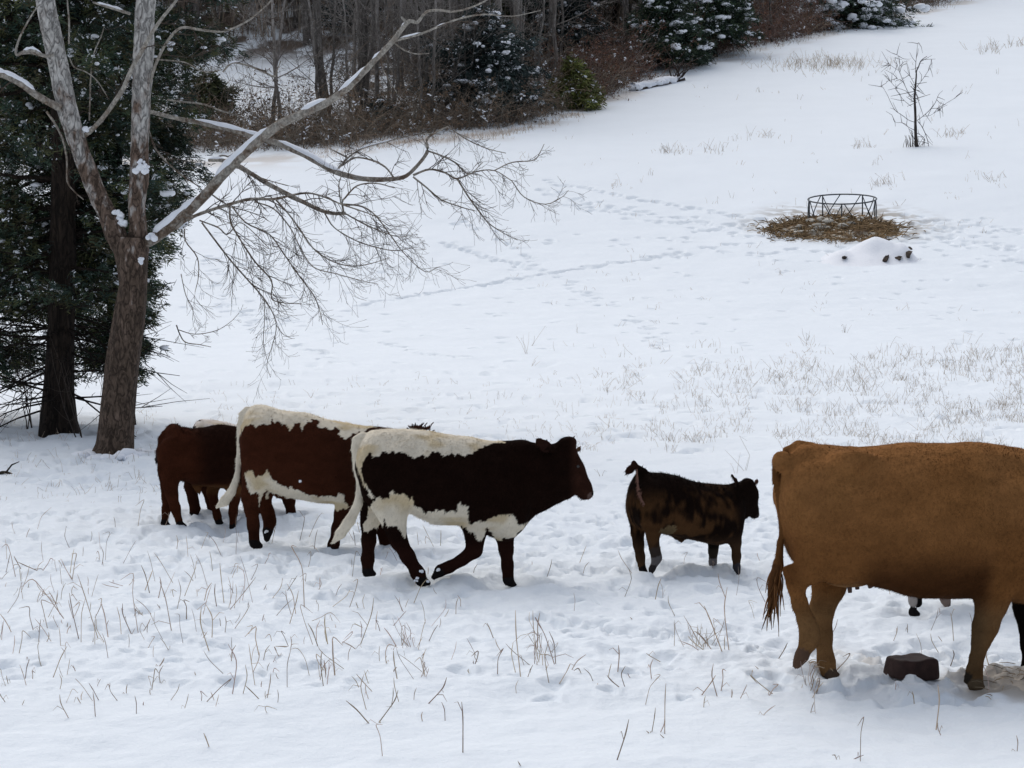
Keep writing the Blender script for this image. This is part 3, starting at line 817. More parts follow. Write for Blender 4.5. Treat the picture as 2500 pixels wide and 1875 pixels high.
b.chain([(318, 262, 34), (270, 305, 42), (240, 325, 30)], -.03, .8, .012, [(.022, .009, .006)] * 2)
b.chain([(345, 300, 14, -.06), (352, 450, 14, -.105), (372, 590, 13, -.150), (425, 710, 10, -.19)], -.08, .8, .006, [(.16, .085, .065)] * 3)
ph = b.loc(1650, 425); mh = b.loc(1735, 860)
b.head((ph[0], ph[2]), (mh[0] + .01, mh[2] + .02), .02, 1.0, (.03, .022, .022), False)
b.chain([(1500, 490, 24, -.06), (1455, 425, 40, -.10), (1420, 375, 26, -.12), (1400, 338, 6, -.13)], 0, .5, .012, [None, (.020, .010, .008), (.016, .008, .006)])
b.chain([(1670, 480, 22, .07), (1688, 440, 28, .11), (1695, 408, 10, .13)], 0, .5, .012, [(.05, .022, .015)] * 2)
def f5(V, X, Z):
    n = vn3(V * np.array([7, 7, 9]) + 3, 77) * .5 + vn3(V * 19, 78) * .27 + vn3(V * np.array([42, 42, 15]), 79) * .23
    w = smooth(n, .38, .58) * (1 - smooth(X, b.loc(1250, 700)[0], b.loc(1420, 700)[0])) * smooth(-Z, -.66, -.5)
    return blend(V, [(w * .88, (.068, .033, .014)), (smooth(-Z, -.30, -.16) * .6, (.065, .036, .02))], (.0085, .0048, .0035))
b.tagpoly([(620, 1010), (700, 950), (790, 940), (820, 980), (810, 1060), (700, 1060)], np.array([.12, .085, .045]), where=lambda V: np.abs(V[:, 1]) < .22)
b.build("calf", f5, "small dark brown calf with its tail raised, between the spotted calf and the tan cow", "calf", 15000, seed=53)

# ---- 6: tan cow at the right
b = Beast((1820, 1040), 2.44, 2200, 11.78, 0, .0125, .017)
b.torso([(178, 225, 560, .20), (220, 145, 720, .27), (310, 98, 830, .31), (420, 102, 880, .34), (560, 120, 905, .345), (680, 126, 920, .345), (800, 126, 945, .36), (1000, 106, 1005, .385), (1180, 98, 1020, .385), (1380, 95, 1012, .36), (1520, 108, 1030, .31), (1660, 130, 1060, .27), (1790, 160, 1040, .22), (1880, 190, 900, .17)], 2.5, .12, .14)
b.chain([(1720, 480, 250), (1900, 390, 180), (2080, 270, 120), (2200, 200, 95)], 0, .6, .07)
# hips, pins, ribs
for sg in (-1, 1):
    b.ell(b.loc(650, 222, sg * .225), (.12, .075, .07), .09, .2)
b.ell(b.loc(225, 210, -.12), (.06, .05, .06), .05); b.ell(b.loc(225, 210, .12), (.06, .05, .06), .05)
b.chain([(230, 135, 24), (310, 104, 24), (390, 112, 18)], 0, 1, .03)
b.cut(b.loc(800, 300, -.41), (.13, .15, .12), .12); b.cut(b.loc(800, 300, .41), (.13, .15, .12), .12)
b.cut(b.loc(620, 640, -.44), (.08, .155, .18), .10)
b.cut(b.loc(1330, 660, -.47), (.06, .155, .24), .10)
b.cut(b.loc(400, 230, -.39), (.13, .17, .07), .09); b.cut(b.loc(400, 230, .39), (.13, .17, .07), .09)
b.ell(b.loc(1010, 620, -.27), (.28, .12, .25), .15)
# near hind, lifted
b.chain([(435, 420, 188, -.19), (468, 620, 172, -.21), (440, 780, 110, -.22), (385, 858, 84, -.22), (300, 880, 50, -.22)], -.2, .6, .04)
b.chain([(248, 858, 32, -.22), (300, 950, 56, -.22), (325, 1060, 49, -.22), (362, 1160, 49, -.22), (383, 1230, 54, -.22), (378, 1285, 50, -.22), (342, 1350, 40, -.22)], -.2, .72, .03)
b.hoof(335, 1370, -.22, (-.45, -.8), 1.2, (.10, .06, .04))
b.chain([(470, 700, 170, -.20), (560, 840, 90, -.20), (600, 870, 60, -.17)], -.2, .6, .05)
# far hind, planted
b.chain([(480, 500, 180, .18), (510, 760, 150, .19), (500, 950, 105, .19), (455, 1090, 72, .19), (462, 1250, 54, .19), (480, 1400, 50, .19), (490, 1460, 52, .19)], .19, .62, .035)
b.hoof(510, 1485, .19, (.85, -.3), 1.1, (.08, .055, .04))
# near fore, planted
b.chain([(1560, 480, 200, -.19), (1530, 720, 185, -.225), (1500, 920, 128, -.22), (1470, 1050, 92, -.20), (1428, 1200, 75, -.19), (1403, 1285, 53, -.19), (1378, 1380, 40, -.19), (1362, 1460, 45, -.19), (1370, 1530, 50, -.19)], -.19, .62, .03)
b.hoof(1370, 1545, -.19, (.7, -.5), 1.15, (.095, .068, .042)); b.cone(b.loc(1330, 1490, -.19), b.loc(1302, 1525, -.19), .022, .010, 1, .015, (.03, .024, .018))
# far fore, dark
BLK = (.008, .006, .005)
b.chain([(1620, 620, 190, .16), (1640, 900, 110, .17), (1660, 1090, 62, .17), (1690, 1300, 50, .17), (1690, 1430, 44, .17), (1690, 1480, 48, .17)], .17, .62, .03, [None, BLK, BLK, BLK, BLK])
b.hoof(1695, 1490, .17, (.7, -.5), 1.2)
# tail
b.chain([(215, 175, 26, -.02), (184, 230, 24, -.06), (188, 330, 21, -.08), (212, 480, 19, -.08), (222, 580, 19, -.08), (210, 700, 19, -.07), (195, 830, 22, -.06), (170, 920, 24, -.06)], -.04, .9, .012, [None] + [(.11, .048, .017)] * 6)
b.chain([(195, 830, 22, -.06), (160, 950, 26, -.06), (145, 1060, 14, -.06)], -.06, .9, .012, [(.08, .035, .014)] * 2)
ph = b.loc(2245, 110); mh = b.loc(2490, 590)
b.head((ph[0], ph[2]), (mh[0], mh[2]), 0, .9, (.05, .035, .03), True, (-.4, .2), 1.0, .36)
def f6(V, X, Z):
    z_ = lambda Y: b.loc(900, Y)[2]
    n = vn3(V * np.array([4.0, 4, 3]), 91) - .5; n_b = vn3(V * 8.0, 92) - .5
    low = smooth(-Z, -z_(600), -z_(880)) * smooth(X, b.loc(560, 800)[0], b.loc(760, 800)[0]) * (1 - smooth(X, b.loc(1330, 800)[0], b.loc(1440, 800)[0]))  # darker reddish lower flank, with underside shade put into the coat colour
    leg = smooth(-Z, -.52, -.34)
    return blend(V, [(smooth(n, -.1, .3) * .35, (.135, .053, .014)), (smooth(n_b, .0, .35) * .10, (.28, .13, .04)), (smooth(-Z, -z_(330), -z_(720)) * .5, (.115, .044, .013)), (low * .88, (.040, .015, .006)), (leg * .45, (.15, .10, .05)), (smooth(-X, -b.loc(330, 600)[0], -b.loc(250, 600)[0]) * smooth(-Z, -.95, -.7) * smooth(Z, .5, .6) * .5, (.08, .03, .01))], TAN)  # mid-flank and low blends paint top-to-belly shading into the coat
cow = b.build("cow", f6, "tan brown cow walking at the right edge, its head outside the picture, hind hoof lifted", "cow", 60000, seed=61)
# udder
tb = TB(); B_, F_ = ICO
bm_ = bmesh.new(); bmesh.ops.create_icosphere(bm_, subdivisions=3, radius=1)
v_ = np.array([q.co[:] for q in bm_.verts]); f_ = np.array([[w.index for w in q.verts] for q in bm_.faces]); bm_.free()
cu = b.loc(610, 868, -.06)
tb.V.append(v_ * np.array([.17, .15, .085]) + cu); tb.T.append(f_); tb.C.append(np.tile([.17, .085, .035], (len(v_), 1))); tb.n = len(v_)
for X, Y, yy, l in ((620, 925, -.12, 68), (664, 915, -.10, 58), (742, 935, .04, 30), (560, 925, .05, 26)):
    P_ = np.array([b.loc(X, Y - 12, yy), b.loc(X, Y + l * .5, yy), b.loc(X + 3, Y + l, yy)])
    tb.tube(catmull(P_, 3), np.linspace(.017, .011, 7), 8, (.085, .052, .042))
put("udder", tb.mesh("udder"), M_COAT, cow)
# loose hair at the end of the tail
tb = TB()
for k in range(70):
    y0 = 800 + 230 * RNG.random() ** 1.3; x0 = np.interp(y0, [800, 920, 1030], [200, 172, 155]) + RNG.normal(0, 7)
    x1 = x0 + RNG.normal(-26, 20); y1 = y0 + RNG.uniform(110, 230)
    if k < 5: x1 = 200 + RNG.normal(0, 6); y1 = 1255 - k * 30
    pm_ = [(x0 + x1) / 2 + RNG.normal(0, 10), (y0 + y1) / 2]
    yy = -.06 + RNG.normal(0, .012)
    P = catmull([b.loc(x0, y0, yy), b.loc(pm_[0], pm_[1], yy), b.loc(x1, y1, yy)], 4)
    tb.tube(P, np.interp(np.linspace(0, 1, len(P)), [0, .3, 1], [.0015, .0055, .0014]), 4, np.array([.13, .06, .024]) * RNG.uniform(.4, 1.6))
put("tail_switch", tb.mesh("tail_switch"), M_HAIR, cow)

# snow caught on hooves and flanks
def specks(root, bb, pts):
    for X, Y, yl, r in pts:
        tb = TB(); c = bb.loc(X, Y, yl); tb.blob(c, np.array([r, r * .8, r * .8])); tb.blob(c + RNG.normal(0, r * .8, 3), np.array([r, r, r]) * .6)
        put("snow_speck", tb.mesh("snow_speck"), M_SNOW, root)
specks(c1, B1, [(790, 1248, -.20, .014), (755, 1300, -.19, .013), (735, 1320, -.18, .010), (835, 1325, -.17, .012), (918, 1235, -.175, .014)])
specks(hf, B2, [(1412, 828, -.315, .012), (1110, 1280, .12, .014)])
# ---- 7: black calf hidden behind the cow
b = Beast((2180, 1400), 5.184, 2420, 14.0, 0, .014, .02)
def lx(x, z, y=0.0): return np.array([x, y, z])
x0 = b.loc(240, 500, -.1)[0]; xq = b.loc(690, 450, .1)[0]
class _S: pass
zs = lambda t: t
b.torso_st = (np.linspace(x0 - .18, x0 + .98, 240), np.stack([np.interp(np.linspace(0, 1, 240), [0, .1, .5, .8, 1], [.80, .86, .87, .88, .84]), np.interp(np.linspace(0, 1, 240), [0, .15, .5, .8, 1], [.55, .47, .40, .38, .5]), np.interp(np.linspace(0, 1, 240), [0, .15, .5, .8, 1], [.14, .19, .22, .20, .13])], -1), 2.4, .1, .12)
W = (.30, .27, .25)
b.cone(lx(x0 - .02, .62, -.1), lx(x0 + .01, .42, -.11), .13, .075, .6); b.cone(lx(x0 + .01, .42, -.11), lx(x0, .24, -.11), .06, .042, .8); b.cone(lx(x0, .24, -.11), lx(x0 + .005, .06, -.11), .036, .036, .9, .02, W); b.cone(lx(x0 + .035, .24, -.11), lx(x0 + .045, .04, -.11), .018, .022, .9, .01, (.006, .005, .005))
b.hoof(250, 490, -.11, (.8, -.3), .9)
b.cone(lx(x0 + .04, .62, .1), lx(x0 + .12, .42, .11), .12, .07, .6); b.cone(lx(x0 + .12, .42, .11), lx(xq - .03, .28, .11), .05, .045, .8); b.cone(lx(xq - .03, .24, .11), lx(xq - .02, .16, .11), .040, .034, .8, .02, W)
b.cone(b.loc(665, 330, .11), b.loc(700, 440, .11), .042, .018, .8, .015, (.20, .15, .13)); b.cone(b.loc(712, 320, .11), b.loc(712, 440, .11), .012, .010, .8, .01, (.01, .008, .008))
for yy, xx in ((-.1, x0 + .78), (.1, x0 + .92)):
    b.cone(lx(xx, .62, yy), lx(xx, .38, yy), .10, .06, .6); b.cone(lx(xx, .38, yy), lx(xx, .02, yy), .042, .036, .9)
b.cone(lx(x0 + .9, .72), lx(x0 + 1.15, .86), .14, .10, .7, .05)
b.head((x0 + 1.2, .98), (x0 + 1.42, .72), 0, .95, (.03, .02, .02), True, (-.6, .2), 1.0, .33)
b.build("calf", lambda V, X, Z: blend(V, [], (.009, .007, .006)), "black calf hidden by the tan cow, pale feet showing under her belly", "calf", 5000, seed=71)
# ------------------------------------------------------------------ trees near the herd
def bark_mat(name, lo, mid, hi, z0, z1, flake=1.0, stretch=.22, crack=.35, rnd=0):
    """bark that is brown and fissured low down and pale and flaking higher up"""
    m, nt, b = mat_new(name)
    tc = N(nt, "ShaderNodeTexCoord")
    mp = N(nt, "ShaderNodeMapping"); mp.inputs["Scale"].default_value = (1, 1, stretch)
    nt.links.new(tc.outputs["Object"], mp.inputs[0])
    n1 = N(nt, "ShaderNodeTexNoise", Scale=9.0, Detail=6.0, Roughness=.6, Distortion=.25)
    nt.links.new(mp.outputs[0], n1.inputs["Vector"])
    v0 = N(nt, "ShaderNodeTexNoise", Scale=15.0, Detail=4.0, Distortion=.8)
    nt.links.new(mp.outputs[0], v0.inputs["Vector"])
    v2 = N(nt, "ShaderNodeMath", operation='SUBTRACT'); v2.inputs[1].default_value = .5; nt.links.new(v0.outputs[0], v2.inputs[0])
    v1 = N(nt, "ShaderNodeMath", operation='ABSOLUTE'); nt.links.new(v2.outputs[0], v1.inputs[0])
    sx = N(nt, "ShaderNodeSeparateXYZ"); nt.links.new(tc.outputs["Object"], sx.inputs[0])
    mr = N(nt, "ShaderNodeMapRange"); mr.inputs[1].default_value = z0; mr.inputs[2].default_value = z1
    nt.links.new(sx.outputs[2], mr.inputs[0])
    ad = N(nt, "ShaderNodeMath", operation='ADD'); ad.inputs[1].default_value = 0
    sb = N(nt, "ShaderNodeMath", operation='MULTIPLY_ADD'); sb.inputs[1].default_value = 1.6 * flake; sb.inputs[2].default_value = -.8 * flake
    nt.links.new(n1.outputs[0], sb.inputs[0]); nt.links.new(sb.outputs[0], ad.inputs[1]); nt.links.new(mr.outputs[0], ad.inputs[0])
    cr = N(nt, "ShaderNodeValToRGB")
    e = cr.color_ramp.elements
    e[0].position = .15; e[0].color = (*lo, 1); e[1].position = .9; e[1].color = (*hi, 1)
    k = e.new(.48); k.color = (*mid, 1)
    k = e.new(.62); k.color = (*[(a + c) * .5 for a, c in zip(mid, hi)], 1)
    nt.links.new(ad.outputs[0], cr.inputs[0])
    n2 = N(nt, "ShaderNodeTexNoise", Scale=38.0, Detail=4.0); nt.links.new(mp.outputs[0], n2.inputs["Vector"])
    fz = N(nt, "ShaderNodeMapRange"); fz.inputs[1].default_value = 0; fz.inputs[2].default_value = .07; fz.inputs[3].default_value = crack; fz.inputs[4].default_value = 1
    nt.links.new(v1.outputs[0], fz.inputs[0])
    m2 = N(nt, "ShaderNodeMapRange"); m2.inputs[1].default_value = .3; m2.inputs[2].default_value = .7; m2.inputs[3].default_value = .65; m2.inputs[4].default_value = 1.25
    nt.links.new(n2.outputs[0], m2.inputs[0])
    mu = N(nt, "ShaderNodeMath", operation='MULTIPLY'); nt.links.new(fz.outputs[0], mu.inputs[0]); nt.links.new(m2.outputs[0], mu.inputs[1])
    vs = N(nt, "ShaderNodeVectorMath", operation='SCALE'); nt.links.new(cr.outputs[0], vs.inputs[0]); nt.links.new(mu.outputs[0], vs.inputs["Scale"])
    if rnd:
        oi = N(nt, "ShaderNodeObjectInfo"); m3 = N(nt, "ShaderNodeMapRange"); m3.inputs[3].default_value = 1 - rnd; m3.inputs[4].default_value = 1 + rnd
        nt.links.new(oi.outputs["Random"], m3.inputs[0]); mm = N(nt, "ShaderNodeMath", operation='MULTIPLY'); nt.links.new(mu.outputs[0], mm.inputs[0]); nt.links.new(m3.outputs[0], mm.inputs[1]); nt.links.new(mm.outputs[0], vs.inputs["Scale"])
    nt.links.new(vs.outputs[0], b.inputs["Base Color"])
    b.inputs["Roughness"].default_value = .9; b.inputs["Specular IOR Level"].default_value = .15
    bp = N(nt, "ShaderNodeBump", Strength=.8, Distance=.03)
    nt.links.new(mu.outputs[0], bp.inputs["Height"]); nt.links.new(bp.outputs[0], b.inputs["Normal"])
    return m

M_SYC = bark_mat("sycamore_bark", (.105, .074, .055), (.185, .130, .100), (.52, .50, .47), 1.4, 4.4, 1.5, .42, .4)
M_SYCB = bark_mat("sycamore_limb_bark", (.09, .066, .048), (.20, .15, .112), (.44, .41, .36), -3, 6.5, 1.1, .8, .7)
M_CEDB = bark_mat("cedar_bark", (.018, .013, .010), (.034, .024, .018), (.06, .045, .035), -2, 14, 1.0)
M_WOODB = bark_mat("wood_bark", (.11, .097, .087), (.20, .18, .162), (.36, .335, .315), -4, 14, 1.0, .22, .6, .45)

def world_pts(pts, org, sc, D, base):
    """pts (X, Y, half width px of the zoom, depth offset) -> local points, radii (m)"""
    P = []; R = []
    for p in pts:
        y = D + (p[3] if len(p) > 3 else 0)
        w = at_y(org[0] + p[0] / sc, org[1] + p[1] / sc, y)
        P.append(w - base); R.append(p[2] / sc * y / FPX)
    return np.array(P), np.array(R)

def limb(tb, P, R, m=4, sides=8, col=(.5, .5, .5), jit=.05):
    Q = catmull(P, m); r = np.interp(np.linspace(0, 1, len(Q)), np.linspace(0, 1, len(R)), R)
    tb.tube(Q, r, sides, col, jit)
    return Q, r

TWC = np.array([.085, .065, .052])
def twig(tb, p, d, L, r, depth, droop=.25, up=.35, seed=None):
    n = 6 if depth else 5
    P = [p]; d = d / np.linalg.norm(d)
    for i in range(n):
        k = i / n
        d = d + RNG.normal(0, .13, 3) + np.array([0, 0, -droop * (1 - k) * .5 + up * k * .5])
        d /= np.linalg.norm(d)
        P.append(P[-1] + d * L / n)
    P = np.array(P)
    tb.tube(P, np.linspace(r, max(r * .35, .0016), len(P)), 3, TWC * RNG.uniform(.6, 1.2))
    if depth > 0:
        nc = RNG.integers(4, 8)
        for _ in range(nc):
            i = RNG.integers(1, n); t = P[i + 1] - P[i]; t /= np.linalg.norm(t)
            q = RNG.normal(0, 1, 3); q -= t * (q @ t); q /= np.linalg.norm(q) + 1e-9
            q[1] *= .8
            twig(tb, P[i] + (P[i + 1] - P[i]) * RNG.random(), t * .75 + q * RNG.uniform(.5, .95), L * RNG.uniform(.4, .65), r * .55, depth - 1, droop, up)

def twigs_along(tb, Q, r, step, L, depth=1, start=.1, droop=.3):
    seg = np.linalg.norm(np.diff(Q, axis=0), axis=1); T = np.concatenate([[0], np.cumsum(seg)])
    s = T[-1] * start
    while s < T[-1]:
        i = min(np.searchsorted(T, s) - 1, len(Q) - 2); i = max(i, 0)
        t = (Q[i + 1] - Q[i]); t = t / (np.linalg.norm(t) + 1e-9)
        q = RNG.normal(0, 1, 3); q -= t * (q @ t); q /= np.linalg.norm(q) + 1e-9
        k = s / T[-1]
        rr = np.interp(s, T, r)
        twig(tb, Q[i] + (Q[i + 1] - Q[i]) * RNG.random() * .9, t * .8 + q * RNG.uniform(.5, 1.0), L * RNG.uniform(.5, 1.25) * (1 - .35 * k), min(rr * .5, .0075), depth, droop)
        s += step * RNG.uniform(.5, 1.5)

# --- the pale, forked tree
SD = 23.3
gb = ground(276, 1112)
SB = np.array([gb[0], SD, hz(gb[0], SD) - .03])
syc = empty("sycamore_tree", tuple(SB))
tag(syc, "big bare sycamore with forked pale flaking trunk and a long limb over the cattle", "tree")
Z1 = ((0, 0), 1.765); T2 = ((0, 480), 2.305); Z6 = ((400, 250), 2.212)
tb = TB()
P, R = world_pts([(632, 1560, 118), (634, 1470, 108), (645, 1400, 99), (658, 1250, 95), (678, 1050, 92), (695, 900, 92), (718, 760, 90), (735, 640, 86), (752, 500, 76), (748, 400, 84), (742, 300, 98), (745, 230, 84)], *T2, SD, SB)
Q = catmull(P, 5); r = np.interp(np.linspace(0, 1, len(Q)), np.linspace(0, 1, len(R)), R)
# fluted trunk
ns = 28
t0 = tb.n
tb.tube(Q, r, ns)
V = tb.V[-1].reshape(len(Q), ns, 3)
th = np.arange(ns) * 2 * math.pi / ns
zz = Q[:, 2]
fl = 1 + .05 * np.sin(3 * th[None] + zz[:, None] * .8) + .035 * np.sin(7 * th[None] + 2 * np.sin(zz[:, None] * 1.3)) + (.16 * np.exp(-np.clip(zz, 0, 9) / .18))[:, None] * (.5 + .5 * np.sin(5 * th[None] + 1))
tb.V[-1] = (Q[:, None] + (V - Q[:, None]) * fl[..., None]).reshape(-1, 3)
# straight leader and left leader rise from the fork
P, R = world_pts([(775, 260, 56), (775, 150, 50), (770, 40, 48)], *T2, SD, SB)
P2, R2 = world_pts([(600, 760, 42), (602, 640, 39), (606, 500, 40), (612, 380, 42), (618, 240, 44), (622, 100, 42), (628, 0, 42), (636, -200, 36), (650, -480, 30), (640, -800, 22)], *Z1, SD + .0, SB)
limb(tb, np.vstack([P, P2]), np.concatenate([R, R2]), 4, 16, jit=.03)
P, R = world_pts([(700, 300, 62, 0), (650, 210, 60, .05), (600, 90, 52, .1)], *T2, SD, SB)
P2, R2 = world_pts([(430, 860, 40, .1), (385, 750, 40, .1), (340, 630, 38, .05), (290, 470, 44, 0), (252, 280, 42, 0), (215, 110, 42, -.1), (195, 0, 40, -.1), (170, -200, 34, -.2), (150, -480, 26, -.3)], *Z1, SD, SB)
limb(tb, np.vstack([P, P2]), np.concatenate([R, R2]), 4, 16, jit=.03)
put("trunk", tb.mesh("trunk"), M_SYC, syc)
# limbs
lt = TB(); tw = TB(); sn = TB()
LIMBS = {}
def L_(key, pts, zone, sides=8, m=4, tws=None, sub=0, jit=.05):
    P, R = world_pts(pts, *zone, SD, SB)
    R = R * .84
    Q, r = limb(lt, P, R, m, sides, jit=jit)
    LIMBS[key] = (Q, r)
    if tws: twigs_along(tw, Q, r, *tws)
    return Q, r
L_('main', [(610, 1050, 30, 0), (660, 1030, 29, -.05), (760, 955, 29, -.15), (860, 865, 26, -.25), (980, 732, 25, -.35), (1110, 610, 25, -.5), (1200, 540, 23, -.6), (1330, 478, 21, -.7), (1430, 430, 19, -.8), (1520, 358, 16, -.9), (1600, 275, 15, -1), (1690, 180, 13, -1.1), (1752, 100, 11, -1.2), (1775, 92, 9, -1.2), (1800, 95, 8, -1.2), (1840, 50, 7, -1.2), (1900, 45, 6, -1.3), (1960, 50, 5, -1.3), (2060, 20, 4, -1.4), (2160, -40, 3, -1.5)], Z1, 10, 4, None)
L_('stub', [(1752, 100, 9, -1.2), (1740, 85, 7, -1.2), (1728, 72, 4, -1.2)], Z1)
L_('fork', [(1690, 178, 8, -1.1), (1760, 160, 7, -1.15), (1830, 140, 6, -1.2), (1900, 110, 5.5, -1.2), (1990, 78, 5, -1.3), (2090, 62, 4, -1.3), (2206, 70, 3, -1.4), (2330, 45, 2, -1.5)], Z1, 6, 4, (.22, .5, 1, .2))
L_('drop1', [(1700, 185, 5, -1.1), (1740, 215, 4, -1.15), (1790, 232, 3, -1.2), (1850, 230, 2, -1.2)], Z1, 5, 4, (.2, .3, 1, .2))
L_('drop2', [(1640, 250, 4, -1), (1650, 300, 3.5, -1), (1680, 350, 2.5, -1), (1710, 400, 2, -1)], Z1, 5)
# snowy limb that crosses behind and runs right
L_('second', [(640, 480, 10, .3), (760, 510, 11, .5), (870, 530, 12, .5), (1000, 560, 13, .45), (1110, 590, 14, .4), (1200, 618, 15, .4), (1320, 672, 15, .3), (1440, 738, 15, .2), (1560, 770, 13, .1), (1680, 772, 12, .1), (1750, 758, 10, .1), (1810, 700, 9, .1), (1842, 650, 9, .1), (1838, 605, 7, .1), (1870, 575, 5, .1), (1930, 545, 3, .1)], Z1, 8, 4, None)
L_('s2a', [(1780, 755, 7, .1), (1850, 730, 6, .1), (1920, 745, 5, 0), (1970, 770, 5, 0), (2050, 740, 4, 0), (2130, 735, 3, 0), (2206, 780, 2.5, -.1)], Z1, 6, 4, (.075, .40, 1, .15))
L_('s2b', [(1970, 770, 5, 0), (2020, 850, 4.5, 0), (2060, 905, 4, 0), (2110, 965, 3, -.1), (2180, 1010, 2, -.1), (2230, 1035, 1.5, -.1)], Z1, 5, 4, (.075, .36, 1, .1))
L_('s2c', [(1780, 762, 5, .1), (1840, 810, 4.5, .1), (1900, 860, 4, .1), (1980, 890, 3, .1), (2050, 910, 2, .1)], Z1, 5, 4, (.07, .40, 1, .1))
L_('s2d', [(1842, 650, 5, .1), (1900, 670, 4.5, .1), (1960, 700, 4, .1), (2020, 750, 3, .1), (2080, 700, 2, .1)], Z1, 5, 4, (.075, .36, 1, .1))
L_('s2e', [(1700, 770, 5, .1), (1660, 720, 5, .1), (1600, 690, 5, .15), (1530, 680, 5, .2), (1470, 715, 6, .2)], Z1, 6, 4, (.12, .3, 1, .1))
L_('s2f', [(1450, 735, 6, .2), (1500, 680, 5, .2), (1560, 640, 5, .25), (1650, 615, 4.5, .3), (1740, 590, 4, .35), (1840, 575, 3, .4), (1900, 580, 2, .4)], Z1, 6, 4, (.12, .32, 1, .1))
L_('s2g', [(1500, 680, 5, .2), (1450, 655, 4, .2), (1420, 640, 3, .25)], Z1, 5)
L_('s2h', [(2130, 735, 3.5, 0), (2206, 700, 3, 0), (2300, 690, 3, 0), (2330, 650, 2, 0), (2345, 620, 1.5, 0)], Z1, 5, 4, (.09, .3, 1, .1))
L_('s2i', [(2206, 780, 3, -.1), (2260, 850, 2.8, -.1), (2350, 880, 2.5, -.1), (2420, 850, 2, -.1), (2450, 820, 1.5, -.1)], Z1, 5, 4, (.1, .3, 1, .1))
L_('s2j', [(1930, 545, 3, .1), (2010, 600, 3, .1), (2100, 640, 2.4, .1), (2180, 660, 2, .1)], Z1, 5, 4, (.12, .3, 1, .1))
# third
L_('third', [(900, 690, 8, 0), (960, 692, 11, -.1), (1040, 722, 12, -.2), (1150, 790, 12, -.3), (1290, 862, 11, -.45), (1380, 905, 10, -.5), (1440, 920, 9, -.6), (1490, 918, 8, -.6)], Z1, 8, 4, (.25, .35, 1, .1))
L_('t3a', [(1480, 915, 6, -.6), (1475, 870, 5, -.6), (1490, 850, 5, -.6), (1540, 800, 4, -.65), (1620, 790, 3.5, -.7), (1700, 810, 2.5, -.7)], Z1, 5, 4, (.075, .42, 1, .1))
L_('t3b', [(1480, 880, 5, -.6), (1560, 890, 4.5, -.65), (1620, 930, 4, -.7), (1680, 1010, 3, -.75), (1740, 1090, 2.5, -.8), (1830, 1170, 1.8, -.85), (1890, 1150, 1.4, -.9)], Z1, 5, 4, (.065, .45, 1, .1))
L_('t3c', [(1480, 915, 4, -.6), (1560, 960, 4, -.65), (1650, 1000, 3, -.7), (1720, 1020, 2, -.7), (1800, 1010, 1.5, -.7)], Z1, 5, 4, (.07, .42, 1, .1))
L_('t3d', [(1470, 880, 4, -.6), (1460, 800, 3.5, -.6), (1470, 740, 3, -.6), (1400, 740, 2, -.6)], Z1, 5, 4, (.12, .3, 1, .1))
